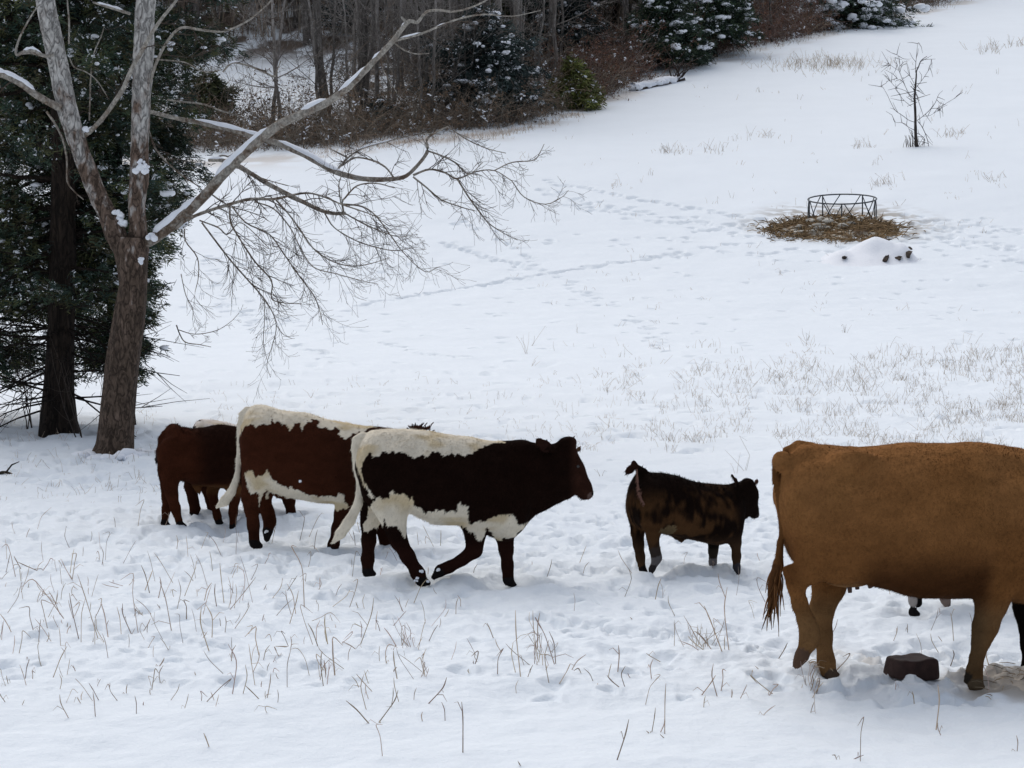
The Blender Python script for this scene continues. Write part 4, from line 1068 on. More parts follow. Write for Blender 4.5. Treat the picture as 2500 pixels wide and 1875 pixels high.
# fourth: low drooping branch
L_('fourth', [(760, 985, 8, -.2), (800, 950, 9, -.3), (870, 918, 9, -.4), (990, 880, 8.5, -.6), (1080, 858, 8, -.75), (1180, 858, 7, -.9), (1260, 840, 6, -1), (1330, 832, 5, -1.1), (1400, 850, 4.5, -1.2), (1470, 880, 4, -1.3), (1560, 910, 3, -1.4), (1640, 940, 2, -1.5)], Z1, 7, 4, (.075, .44, 1, .15))
DR = [
 ([(870, 960, 5, -.3), (930, 1040, 5, -.35), (1000, 1130, 4.5, -.4), (1080, 1220, 4, -.45), (1140, 1290, 3.5, -.5), (1180, 1360, 3, -.5), (1190, 1420, 2.5, -.5), (1170, 1500, 2, -.5), (1150, 1570, 1.5, -.5), (1165, 1625, 1, -.5)], Z1),
 ([(990, 885, 5, -.6), (995, 960, 5, -.6), (1040, 1040, 4.5, -.65), (1100, 1130, 4.5, -.7), (1170, 1210, 4, -.75), (1170, 1285, 3, -.8), (1220, 1305, 2.5, -.8), (1300, 1310, 1.8, -.8)], Z1),
 ([(1000, 890, 4.5, -.6), (1060, 960, 4, -.7), (1160, 1010, 4, -.75), (1220, 1090, 3.5, -.8), (1290, 1190, 3.5, -.85), (1350, 1270, 3, -.9), (1375, 1330, 2.4, -.9), (1390, 1400, 1.6, -.9)], Z1),
 ([(1190, 862, 5, -.9), (1250, 930, 4.5, -.95), (1300, 1000, 4.5, -1), (1350, 1070, 4, -1.05), (1420, 1120, 3.5, -1.1), (1500, 1145, 3, -1.15), (1580, 1140, 2.4, -1.2), (1680, 1110, 1.6, -1.2)], Z1),
 ([(1100, 870, 4, -.75), (1180, 900, 4, -.8), (1250, 980, 3.5, -.85), (1290, 1060, 3, -.9), (1350, 1150, 3, -.95), (1450, 1180, 2.4, -1), (1560, 1210, 2, -1), (1630, 1225, 1.4, -1)], Z1),
 ([(860, 950, 4, -.3), (940, 980, 4, -.35), (980, 1010, 3.5, -.4), (1030, 960, 3, -.4), (1080, 990, 2.5, -.45), (1160, 1070, 2, -.5)], Z1),
 ([(795, 985, 4, -.2), (800, 1040, 3.5, -.2), (850, 1110, 3, -.2), (855, 1190, 2.5, -.2), (840, 1260, 1.6, -.2)], Z1),
 ([(780, 1180, 2.5, .2), (800, 1270, 2.2, .2), (830, 1330, 2, .2), (830, 1380, 1.4, .2)], Z1),
 ([(1400, 920, 4, -.5), (1440, 980, 3.5, -.55), (1520, 1030, 3.2, -.6), (1600, 1060, 3, -.65), (1700, 1080, 2.4, -.7), (1790, 1065, 1.5, -.7)], Z1),
 ([(760, 1400, 3.4, .4), (775, 1440, 3, .4), (800, 1475, 3, .4), (860, 1485, 2.2, .4), (910, 1495, 1.4, .4)], Z1),
 ([(765, 1420, 2.4, .4), (840, 1440, 2.2, .4), (930, 1425, 2, .4), (990, 1390, 1.6, .4), (1030, 1350, 1.2, .4)], Z1),
 ([(1140, 1290, 2.4, -.5), (1140, 1380, 2, -.5), (1135, 1470, 1.8, -.5), (1150, 1550, 1.2, -.5)], Z1),
 ([(1190, 1400, 2, -.5), (1220, 1440, 1.8, -.5), (1260, 1460, 1.2, -.5)], Z1),
 ([(890, 820, 4, -.2), (930, 850, 4, -.25), (990, 890, 4, -.3)], Z1),
 ([(920, 690, 5, 0), (960, 670, 4.5, 0), (1010, 690, 4.5, -.1), (1060, 740, 4, -.1), (1150, 775, 3, -.1), (1240, 800, 2.5, -.1)], Z1),
]
for i, (p, z) in enumerate(DR): L_('d%d' % i, p, z, 5, 4, (.065 if i < 6 or i == 8 else .12, .42 if i not in (9, 10, 11, 12) else .16, 1, .18, .25))
# left side and upper branches
L_('left', [(262, 465, 20, -.1), (210, 440, 18, -.15), (150, 405, 18, -.2), (90, 362, 17, -.3), (30, 330, 16, -.4), (-40, 310, 15, -.5), (-200, 270, 11, -.7), (-420, 180, 6, -.9)], Z1, 8, 4, (.3, .5, 1, .3))
L_('leftdrop', [(200, 480, 6, -.15), (235, 530, 6, -.1), (270, 600, 5.5, -.1), (288, 690, 5, -.1), (290, 780, 4.5, -.1), (320, 825, 3.5, -.1), (360, 860, 2.5, -.1)], Z1, 6, 4, (.3, .25, 1, .2))
L_('up', [(355, 590, 14, .05), (400, 555, 13, 0), (450, 500, 12, -.1), (500, 430, 12, -.15), (535, 375, 12, -.2), (565, 300, 11, -.25), (600, 240, 11, -.3), (650, 150, 10, -.4), (690, 90, 9, -.45), (730, 40, 8, -.5), (790, -40, 6, -.6), (860, -160, 4, -.7)], Z1, 8, 4, (.4, .4, 1, .2))
L_('up2', [(640, 380, 8, 0), (670, 280, 8, -.1), (720, 180, 7, -.2), (780, 120, 7, -.3), (860, 128, 6.5, -.4), (960, 135, 5.5, -.5), (1060, 95, 5, -.6), (1130, 40, 4, -.7), (1180, -10, 3, -.7)], Z1, 7, 4, (.25, .45, 1, .2))
L_('stubs', [(235, 235, 9, -.1), (190, 240, 9, -.2), (140, 215, 9, -.25), (100, 225, 9, -.3), (70, 235, 7, -.3), (75, 190, 6, -.3), (100, 130, 5, -.3), (140, 60, 4, -.3), (170, 20, 3, -.3)], Z1, 7, 4)
L_('stubs2', [(235, 255, 8, -.05), (180, 240, 7, .05), (130, 228, 7, .05), (95, 232, 6, 0)], Z1, 6, 4)
L_('thin1', [(385, 520, 4, .3), (388, 420, 4, .3), (392, 320, 4, .3), (405, 230, 3.5, .3), (435, 160, 3, .3), (450, 110, 2, .3)], Z1, 5, 4, (.3, .3, 1, .1))
L_('thin2', [(300, 250, 3.5, .1), (320, 290, 3.5, .1), (370, 310, 3.5, .15), (420, 350, 3, .2), (470, 430, 2.5, .2)], Z1, 5, 4, (.3, .25, 1, .1))
L_('thin3', [(640, 560, 5, .1), (670, 640, 5, .1), (720, 700, 4.5, .1), (790, 760, 4, .1), (850, 800, 3, .1), (900, 850, 2, .1)], Z1, 5, 4, (.18, .3, 1, .1))
L_('thin4', [(297, 190, 5, -.1), (298, 100, 5, -.1), (290, 0, 4, -.1), (285, -120, 3, -.1)], Z1, 5, 4)
L_('top1', [(560, 60, 8, .3), (500, 40, 8, .2), (440, 22, 7, .1), (400, 10, 5, .1)], Z1, 6, 4)
L_('thin5', [(640, 255, 4, .2), (720, 260, 4, .2), (800, 270, 3.5, .2), (880, 310, 3, .2), (960, 300, 2, .2)], Z1, 5, 4, (.2, .3, 1, .1))
L_('thin6', [(960, 310, 5, .3), (1000, 272, 5.5, .3), (1060, 280, 5.5, .3), (1130, 305, 6, .3), (1180, 330, 6, .3), (1195, 300, 4, .3), (1210, 262, 3, .3)], Z1, 6, 4, (.16, .35, 1, .1))
L_('thin7', [(720, 430, 5, .4), (800, 440, 5, .4), (880, 450, 5, .45), (960, 480, 4.5, .5), (1040, 500, 3, .5)], Z1, 5, 4, (.16, .35, 1, .1))
put("limbs", lt.mesh("limbs"), M_SYCB, syc)
put("twigs", tw.mesh("twigs"), M_TWIG, syc)
# snow lying along the limbs
def snow_on(Q, r, a, b_, k=1.0, th=.9):
    n = len(Q); i0, i1 = int(a * n), max(int(b_ * n), int(a * n) + 3)
    q = Q[i0:i1].copy(); rr = r[i0:i1] * k
    q[:, 2] += r[i0:i1] * th
    env = np.clip(np.minimum(np.arange(len(q)) + .4, len(q) - np.arange(len(q)) - .6) / 1.6, .25, 1)
    sn.tube(q, rr * env * RNG.uniform(.8, 1.15, len(q)), 8, (.84, .86, .9), .08)
for key, segs in (('main', [(.06, .17), (.19, .30), (.36, .42), (.44, .52), (.53, .56), (.6, .63)]), ('second', [(.12, .30), (.34, .5)]), ('left', [(.28, .75)]), ('up', [(.02, .12)]), ('stubs', [(.16, .4)]), ('fork', [(.1, .3), (.4, .5)]), ('third', [(.0, .2)]), ('top1', [(.2, .9)]), ('thin6', [(.1, .3)]), ('s2f', [(.3, .6)])):
    for a, c in segs: snow_on(*LIMBS[key], a, c)
for X, Y, z, rx, off in ((605, 730, Z1, .072, -.17), (610, 715, Z1, .055, -.17), (606, 700, Z1, .034, -.16), (655, 1022, Z1, .06, -.2), (500, 915, Z1, .05, .0), (530, 955, Z1, .065, .0), (515, 935, Z1, .06, 0), (365, 555, Z1, .05, 0), (608, 1115, Z1, .03, -.2), (605, 1130, Z1, .03, -.2)):
    w = at_y(z[0][0] + X / z[1], z[0][1] + Y / z[1], SD + off) - SB
    for q_ in range(6): sn.blob(w + RNG.normal(0, rx * .42, 3) * [1, .7, .7], np.array([RNG.uniform(.4, .75), RNG.uniform(.4, .7), RNG.uniform(.3, .6)]) * rx)
for t in range(26):
    a_ = RNG.uniform(0, 6.28); rr_ = .27 + RNG.uniform(0, .14)
    sn.blob((rr_ * math.cos(a_), rr_ * math.sin(a_) - .03, .0 + RNG.uniform(-.03, .02)), np.array([1.3, 1.3, .6]) * RNG.uniform(.05, .10))
for X, Y in ((690, 1465), (720, 1455), (745, 1470), (700, 1480)):
    w = at_y(X / 2.305, 480 + Y / 2.305, SD - .27) - SB
    sn.blob(w, (.11, .09, .075))
put("snow", sn.mesh("snow"), M_SNOW, syc)["kind"] = "stuff"

# --- evergreens
def blades(P, D, nb, ln, wd, spread, rg):
    """fans of small leaf blades at P along D"""
    n = len(P)
    d = D[:, None, :] + rg.normal(0, spread, (n, nb, 3)); d /= np.linalg.norm(d, axis=-1, keepdims=True)
    sd_ = np.cross(d, rg.normal(0, 1, (n, nb, 3))); sd_ /= np.linalg.norm(sd_, axis=-1, keepdims=True) + 1e-9
    l = ln * rg.uniform(.5, 1.4, (n, nb, 1)); st = P[:, None, :] + rg.normal(0, ln * .45, (n, nb, 3))
    a = st - sd_ * wd; c = st + sd_ * wd; e = st + d * l + sd_ * wd * .5; f = st + d * l - sd_ * wd * .5
    return np.stack([a, c, e, f], 2).reshape(-1, 3)

def evergreen(name, loc, H, prof, zmin, nbr, nspray, nb, ln, wd, seed, cols, label, group=None, trunk_r=.18, nsnow=120, snow_r=.09, upsweep=.1, lean=(0, 0), ybias=0, fleck=.04, dead=0, bare_front=0):
    rg = np.random.default_rng(seed)
    root = empty(name, loc); tag(root, label, "tree", group)
    tb = TB()
    z = np.linspace(-.15, H, 14)
    ax = lambda q: np.stack([lean[0] * q / H + .05 * np.sin(q * .9 + seed), lean[1] * q / H + .05 * np.cos(q * .7 + seed), q], -1)
    tr = trunk_r * (1 - z / H) ** .8 + .012; tr[0] *= 1.35; tr[1] *= 1.05
    tb.tube(ax(z), tr, 12, None, .04)
    Ps = []; Ds = []; Zr = []; Us = []
    for i in range(nbr):
        zb = zmin + (H - zmin) * (rg.random() ** 1.25)
        rad = prof((zb - zmin) / (H - zmin)) * rg.uniform(.62, 1.08) * (1.15 if rg.random() < .10 else 1)
        az = rg.uniform(0, 2 * math.pi)
        if bare_front and zb < bare_front and math.sin(az) < -.1 and rg.random() < .86: continue
        rad *= .62 + .76 * float(vn2(np.array([math.cos(az) * 1.4 + seed]), np.array([math.sin(az) * 1.4 + zb * .8]), seed)[0])
        el = upsweep + rg.normal(0, .16)
        d = np.array([math.cos(az) * math.cos(el), math.sin(az) * math.cos(el), math.sin(el)])
        t = np.linspace(0, 1, 7)
        p = ax(np.array([zb]))[0] + d[None] * (rad * t)[:, None]
        p[:, 2] += -.20 * rad * t ** 2 + .10 * rad * t ** 3
        p += rg.normal(0, .03 * rad, p.shape) * t[:, None]
        tb.tube(p, np.linspace(.011 + .012 * rad, .004, 7), 4, None)
        k = max(3, int(nspray * rad / prof(.25)))
        u = .22 + .82 * rg.random(k) ** .75
        q = np.stack([np.interp(np.minimum(u, 1), t, p[:, c]) for c in range(3)], -1)
        lat = np.cross(d, [0, 0, 1.]); lat /= np.linalg.norm(lat) + 1e-9
        q = q + lat[None] * (rg.normal(0, .17, k) * rad * (1.15 - np.clip(u, 0, 1) * .6))[:, None] + rg.normal(0, .05, (k, 3))
        q[:, 2] += rg.normal(-.02, .06 * min(rad, 1.5), k)
        dd = d[None] + lat[None] * rg.normal(0, .6, (k, 1)) + np.array([0, 0, -.25])
        dd /= np.linalg.norm(dd, axis=1)[:, None]
        Ps.append(q); Ds.append(dd); Us.append(u); Zr.append(np.full(k, rg.uniform(.55, 1.35)))
    for i in range(dead):
        zb = rg.uniform(.35, zmin + .8); az = rg.uniform(0, 6.28)
        d = np.array([math.cos(az), math.sin(az), rg.uniform(-.45, .1)]); L = rg.uniform(.5, 1.7)
        p = [ax(np.array([zb]))[0]]
        for q in range(5): d = d + rg.normal(0, .16, 3); p.append(p[-1] + d / np.linalg.norm(d) * L / 5)
        tb.tube(np.array(p), np.linspace(.014, .003, 6), 4)
        for q in range(3):
            e = d + rg.normal(0, .7, 3); j = rg.integers(2, 5)
            tb.tube(np.array([p[j], p[j] + e * .16, p[j] + e * .3 + rg.normal(0, .04, 3)]), [.006, .004, .002], 3)
    put("trunk", tb.mesh("trunk"), M_CEDB, root)
    P = np.concatenate(Ps); D = np.concatenate(Ds); Zr = np.concatenate(Zr)
    V = blades(P, D, nb, ln, wd, .55, rg)
    c = cols[rg.integers(0, len(cols), len(P))] * Zr[:, None]
    c = np.repeat(c, nb * 4, 0) * np.repeat(rg.uniform(.6, 1.4, (len(P) * nb, 1)), 4, 0)
    put("foliage", make_mesh("foliage", V, np.arange(len(V)).reshape(-1, 4), None, c, False), M_LEAF, root)
    sn = TB()
    U = np.concatenate(Us)
    w = np.exp(2.0 * U) ; w /= w.sum()
    for j in rg.choice(len(P), nsnow, p=w):
        r_ = snow_r * rg.uniform(.35, 1.25) * (1.5 if rg.random() < .12 else 1)
        sn.blob(P[j] + np.array([0, 0, .03]), np.array([r_ * rg.uniform(.8, 1.7), r_ * rg.uniform(.8, 1.5), r_ * .62]))
        if rg.random() < .6: sn.blob(P[j] + rg.normal(0, r_ * .9, 3) * [1, 1, .4], np.array([r_ * .7, r_ * .6, r_ * .45]))
    # fine flecks
    m = rg.random(len(P)) < fleck
    if m.any():
        FV = blades(P[m] + [0, 0, .03], D[m], 3, ln * .55, wd * 1.5, .8, rg)
        sn.V.append(FV); sn.Q.append(np.arange(len(FV)).reshape(-1, 4) + sn.n); sn.C.append(np.tile([.84, .86, .9], (len(FV), 1))); sn.n += len(FV)
    put("snow", sn.mesh("snow"), M_SNOW, root)["kind"] = "stuff"
    return root

CEDC = np.array([(.026, .048, .034), (.036, .060, .038), (.046, .070, .038), (.030, .052, .042), (.066, .074, .030), (.048, .042, .020), (.075, .080, .032)])
def gl(px, py, y=None):
    g = ground(px, py)
    return (g[0], g[1], hz(g[0], g[1]) - .03)
g1 = gl(152, 1064)
evergreen("cedar_tree", g1, 9.5, lambda t: (1.12 + .55 * min(t * 3, 1)) * np.sqrt(min(1, max(1.3 - t * 1.3, .02))), 1.55, 285, 58, 15, .065, .0062, 5, CEDC,
          "dark evergreen cedar with a bare thick trunk, left of the pale forked sycamore", None, .17, 330, .042, .05, (0, 0), fleck=.26, dead=60, bare_front=4.6)
g2 = gl(287, 1040)
evergreen("cedar_tree", g2, 10.5, lambda t: float(np.interp(.7 + t * 9.8, [.7, 1.2, 1.6, 2.2, 2.6, 3.1, 4.1, 4.8, 7, 10.5], [.36, .60, .72, .76, .78, 1.0, 1.32, 1.5, 1.15, .1])), .75, 320, 60, 15, .065, .0062, 8, CEDC,
          "dark evergreen cedar standing right behind the sycamore trunk", None, .13, 330, .042, .05, (.1, .2), fleck=.26, dead=0)
g3 = gl(-70, 1030)
evergreen("cedar_tree", g3, 8.5, lambda t: 1.7 * np.sqrt(max(1 - t, .02)) * (.75 + .4 * math.sin(min(t * 3 + .3, 1.57))), .9, 240, 54, 14, .068, .0065, 12, CEDC,
          "dark evergreen cedar cut off by the left edge of the picture", None, .15, 200, .042, .05, fleck=.26, dead=40)

# saplings at the cedar's foot
def sapling(px, py, H, n, label, spread=.25, seed=0, r=.008, name="sapling"):
    g = gl(px, py); o = TB(); rg = np.random.default_rng(seed)
    for i in range(n):
        d = np.array([rg.normal(0, spread), rg.normal(0, spread), 1.]); L = H * rg.uniform(.6, 1)
        p = [np.array([rg.normal(0, .03), rg.normal(0, .03), -.05])]
        for q in range(6): d = d + rg.normal(0, .10, 3); p.append(p[-1] + d / np.linalg.norm(d) * L / 6)
        p = np.array(p); o.tube(p, np.linspace(r, r * .3, 7), 4, (.05, .04, .035))
        for q in range(6):
            j = rg.integers(2, 7); e = d * .6 + rg.normal(0, .5, 3)
            o.tube(np.array([p[j], p[j] + e * .10 * H, p[j] + e * .2 * H + [0, 0, .03 * H]]), [r * .4, r * .3, r * .2], 3, (.06, .048, .04))
    m = put(name, o.mesh(name), M_TWIG, None, g)
    tag(m, label, "sapling")
sapling(70, 1050, 1.15, 4, "thin bare sapling with several stems left of the cedar trunk", .14, 3)
sapling(200, 1072, 1.0, 3, "crooked bare sapling between the cedar trunk and the sycamore trunk", .22, 4)

# --- small bare tree on the open slope
g = gl(2237, 360)
TD = g[1]; base = np.array(g)
tt = empty("small_bare_tree", g); tag(tt, "small bare tree standing alone on the open snowy slope, upper right", "tree")
tb = TB(); tq = TB()
ZT = ((2120, 90), 5.72)
def S_(pts, sides=6, tws=None, tgt=None):
    P, R = world_pts(pts, *ZT, TD, base); Q, r = limb(tgt or tb, P, R * (.6 if sides < 8 else .95), 3, sides, (.040, .033, .031) if sides == 8 else (.085, .075, .075), .05)
    if tws: 
        for i in range(tws):
            j = RNG.integers(2, len(Q)); d = Q[j] - Q[j - 1] + RNG.normal(0, .12, 3)
            tq.tube(np.array([Q[j], Q[j] + d / np.linalg.norm(d) * .25, Q[j] + d / np.linalg.norm(d) * .5 + RNG.normal(0, .06, 3)]), [.015, .011, .006], 3, (.10, .09, .09))
S_([(680, 1560, 30), (670, 1500, 25), (660, 1350, 22), (658, 1150, 19), (650, 950, 17), (645, 850, 16), (655, 720, 14), (668, 560, 11), (672, 480, 9), (700, 420, 8), (725, 350, 6), (760, 310, 5), (820, 270, 4)], 8, 4)
S_([(660, 500, 8), (660, 400, 7), (675, 250, 6), (685, 130, 4), (700, 80, 3)], 5, 4)
for p in ([(640, 880, 8), (560, 780, 7), (500, 650, 6), (440, 500, 6), (400, 380, 5), (370, 290, 4)], [(430, 470, 5), (440, 380, 5), (425, 280, 4), (400, 250, 3)], [(420, 470, 4), (330, 410, 4), (270, 360, 3)], [(610, 880, 6), (540, 770, 6), (470, 735, 5), (380, 700, 5), (300, 610, 4), (240, 540, 3)], [(600, 970, 6), (500, 890, 5), (430, 800, 4), (370, 720, 3)], [(640, 1190, 8), (560, 1160, 7), (480, 1100, 7), (380, 1030, 6), (320, 930, 6), (270, 820, 5), (200, 700, 4), (170, 690, 2)], [(640, 1300, 7), (560, 1260, 6), (470, 1200, 5), (390, 1195, 4), (350, 1150, 3)],
          [(680, 1170, 8), (760, 1110, 7), (870, 1010, 7), (940, 910, 6), (980, 810, 5), (1040, 750, 3)], [(880, 1000, 6), (990, 990, 5), (1100, 920, 5), (1200, 860, 4), (1240, 820, 3)], [(760, 1110, 5), (860, 1100, 4), (940, 1050, 4), (1020, 1020, 3)], [(690, 680, 6), (760, 590, 5), (820, 500, 5), (860, 430, 4), (880, 310, 3)], [(640, 650, 5), (590, 560, 5), (550, 460, 4), (535, 330, 3)], [(690, 1180, 9), (740, 1240, 8), (790, 1340, 8), (830, 1460, 8), (845, 1540, 8)], [(670, 1340, 7), (740, 1380, 6), (790, 1440, 6), (760, 1510, 6)], [(615, 1530, 9), (615, 1400, 8), (600, 1310, 7)], [(500, 560, 3), (420, 600, 3), (380, 510, 2)]):
    S_(p, 5, 5)
put("trunk", tb.mesh("trunk"), M_TWIG, tt)
for i in range(26):
    a = RNG.normal(0, 14) + 660; yv = RNG.uniform(640, 920)
    w = world_pts([(a, yv, 5)], *ZT, TD, base)[0][0]; d = RNG.normal(0, .3, 3)
    tq.tube(np.array([w, w + d * .7, w + d]), [.016, .012, .008], 3, (.07, .06, .055))
for i in range(30):
    w = world_pts([(RNG.normal(620, 70), 1560, 5)], *ZT, TD, base)[0][0]; d = np.array([RNG.normal(0, .12), RNG.normal(0, .1), RNG.uniform(.25, .6)])
    tq.tube(np.array([w - [0, 0, .1], w + d * .6, w + d + RNG.normal(0, .04, 3)]), [.012, .010, .006], 3, (.12, .095, .08))
put("twigs", tq.mesh("twigs"), M_TWIG, tt)["kind"] = "stuff"
# ------------------------------------------------------------------ the wood
def bare_tree_mesh(name, H, r0, seed, nbr=26, crown0=.35):
    rg = np.random.default_rng(seed); tb = TB()
    z = np.linspace(-.6, H, 12)
    wx = np.cumsum(rg.normal(0, .10, 12)) * H / 14; wy = np.cumsum(rg.normal(0, .10, 12)) * H / 14
    P = np.stack([wx - wx[0], wy - wy[0], z], -1)
    k = np.array([.5, .5, .5])
    tb.tube(P, r0 * (1 - z.clip(0) / H) ** .7 + .015, 7, k, .05)
    def br(p, d, L, r, dep):
        n = 5; Q = [p]
        for i in range(n):
            d = d + rg.normal(0, .15, 3) + np.array([0, 0, .06]); d = d / np.linalg.norm(d); Q.append(Q[-1] + d * L / n)
        Q = np.array(Q); tb.tube(Q, np.linspace(r, max(r * .3, .006), n + 1), 3 if dep < 2 else 4, k)
        if dep > 0:
            for i in range(rg.integers(4, 7)):
                j = rg.integers(1, n + 1); t = Q[j] - Q[j - 1]; t /= np.linalg.norm(t)
                q = rg.normal(0, 1, 3); q -= t * (q @ t); q /= np.linalg.norm(q)
                br(Q[j], t * .8 + q * .75, L * rg.uniform(.35, .6), r * .5, dep - 1)
    for i in range(nbr):
        u = crown0 + (1 - crown0) * rg.random(); zz = u * H
        p = np.array([np.interp(zz, z, P[:, 0]), np.interp(zz, z, P[:, 1]), zz])
        az = rg.uniform(0, 6.28); el = rg.uniform(.15, .9)
        br(p, np.array([math.cos(az) * math.cos(el), math.sin(az) * math.cos(el), math.sin(el)]), H * .26 * (1.25 - u) * rg.uniform(.7, 1.3) + .5, r0 * .34 * (1.2 - u), 2)
    return tb.mesh(name)
BT = [bare_tree_mesh("bare_tree", H, r, 100 + i, nb, c) for i, (H, r, nb, c) in enumerate(((15, .19, 24, .3), (13, .14, 20, .3), (17, .24, 26, .35), (11, .10, 18, .2), (9, .075, 18, .12), (14, .16, 22, .45), (6, .05, 16, .05)))]
rg = np.random.default_rng(99)
def in_clear(x, s): return 7 < s < 44 and -26 < x < -9.5
NT = 0; tries = 0
while NT < 285 and tries < 20000:
    tries += 1
    x = rg.uniform(-44, 14) if rg.random() < .82 else rg.uniform(10, 52)
    s = 1.2 + 86 * rg.random() ** 1.1
    if x > 12 and s > 40: continue
    y = float(np.interp(x, EX, EY)) + s
    if in_clear(x, s): continue
    if not (-.262 < x / y < .235): continue
    if s < 4 and rg.random() < .5: continue
    if s <= 8 and -26 < x < -11 and rg.random() < .9: continue
    zz = float(hbase(np.array([x]), np.array([y]))[0])
    if (zz - CAMH) / y > .14: continue
    if s < 9: k = rg.choice([3, 4, 6, 4, 3])
    elif s < 30: k = rg.choice([0, 1, 3, 4, 5, 3])
    else: k = rg.choice([0, 1, 2, 2, 5, 0])
    o = put("bare_tree", BT[k], M_WOODB, None, (x, y, zz))
    o.rotation_euler = (rg.normal(0, .03), rg.normal(0, .03), rg.uniform(0, 6.28)); sc = rg.uniform(.8, 1.2); o.scale = (sc, sc, sc)
    if s < 9: tag(o, "slim bare young tree along the edge of the wood behind the field", "tree", "young bare trees at the edge of the wood")
    else: tag(o, "bare grey trunked tree deep in the wood on the hillside behind the field", "tree", "bare trees in the hillside wood")
    NT += 1

PINE = np.array([(.030, .052, .034), (.040, .064, .038), (.050, .074, .036), (.026, .042, .034)])
YEL = np.array([(.12, .14, .035), (.16, .17, .05), (.09, .11, .035), (.14, .12, .05)])
BLU = np.array([(.018, .030, .030), (.024, .038, .036), (.032, .048, .042)])
OLV = np.array([(.060, .068, .030), (.078, .082, .034), (.044, .056, .026)])
cone = lambda R: (lambda t: R * (1 - t) ** .8 + .12)
oval = lambda R: (lambda t: 1.15 * R * (math.sin(math.pi * min(.30 + t * .68, 1)) ** .9) * (.75 + .5 * math.sin(t * 9 + R * 5) ** 2) + .1)
KEEP = []
def wood_ever(px, py, top, wpx, cols, label, prof=cone, seed=0, nsnow=60, snr=.16, zmin=.5, behind=0, nbr=None):
    g = ground(px, py)
    if behind:
        y = g[1] + behind; x = (px - 1250) / FPX * y * 1.0; g = np.array([x, y, float(hbase(np.array([x]), np.array([y]))[0])])
    d = g[1]; H = (py - top) / FPX * d * (1.0); R = wpx / 2 / FPX * d
    KEEP.append((g[0], g[1], R))
    nb_ = nbr or int(60 + 26 * H)
    evergreen("evergreen_tree", (g[0], g[1], g[2] - .05), H, prof(R), zmin, nb_, 22, 6, .26, .034, seed, cols, label, None, .03 + .016 * H, int(nsnow * 1.6), snr * .9, .02, fleck=.12)
wood_ever(1180, 292, 20, 230, BLU, "snow laden dark cedar at the wood's edge, right of the long sycamore limb's tip", oval, 201, 120, .17, .4)
wood_ever(1400, 266, 148, 115, YEL, "small yellow green pine low at the wood's edge", cone, 202, 34, .12, .5, 0)
wood_ever(1628, 168, -110, 210, PINE, "green pine with snowy boughs at the wood's edge, left of its twin", cone, 203, 150, .20, .9, 0)
wood_ever(1745, 140, -150, 215, PINE, "green pine with snowy boughs and a clear bare stem, right of its twin", cone, 204, 160, .20, 1.7, 0)
wood_ever(2062, 66, -60, 260, PINE, "low spreading conifer under thick snow at the top of the field's edge", oval, 205, 230, .34, .2, 0)
wood_ever(1370, 205, -170, 210, BLU, "dark bluish conifer behind the small yellow green pine", cone, 206, 110, .17, 1.5, 8)
wood_ever(1270, 200, -260, 250, OLV, "tall olive green evergreen behind the snow laden cedar", oval, 207, 60, .15, 2.0, 12)
wood_ever(1010, 120, -200, 180, PINE, "dim green conifer deep in the wood above the long sycamore limb", cone, 221, 40, .14, 2.0, 10)
wood_ever(680, 60, -150, 150, OLV, "dim olive conifer deep in the wood above the snowy clearing", cone, 222, 30, .14, 2.0, 6)
wood_ever(1110, 190, -220, 210, OLV, "tall olive green evergreen left of the snow laden cedar", oval, 208, 50, .15, 2.0, 14)
wood_ever(860, 128, 30, 120, BLU, "dark conifer above the snowy clearing in the wood", oval, 209, 40, .14, .8, 4)
wood_ever(930, 320, 252, 60, BLU, "knee high evergreen bush under snow clumps in the brown brush", oval, 210, 40, .13, .1, 1)
wood_ever(1500, 150, -200, 200, OLV, "dim olive evergreen between the bluish conifer and the pine pair", oval, 211, 40, .14, 2.5, 16)
wood_ever(1880, 60, -200, 200, PINE, "green pine behind the brush right of the pine pair", cone, 212, 70, .16, 2, 10)
wood_ever(512, 335, 215, 90, OLV, "mossy olive evergreen bush beyond the cedars, at the left of the clearing", oval, 213, 30, .12, .4, 6)

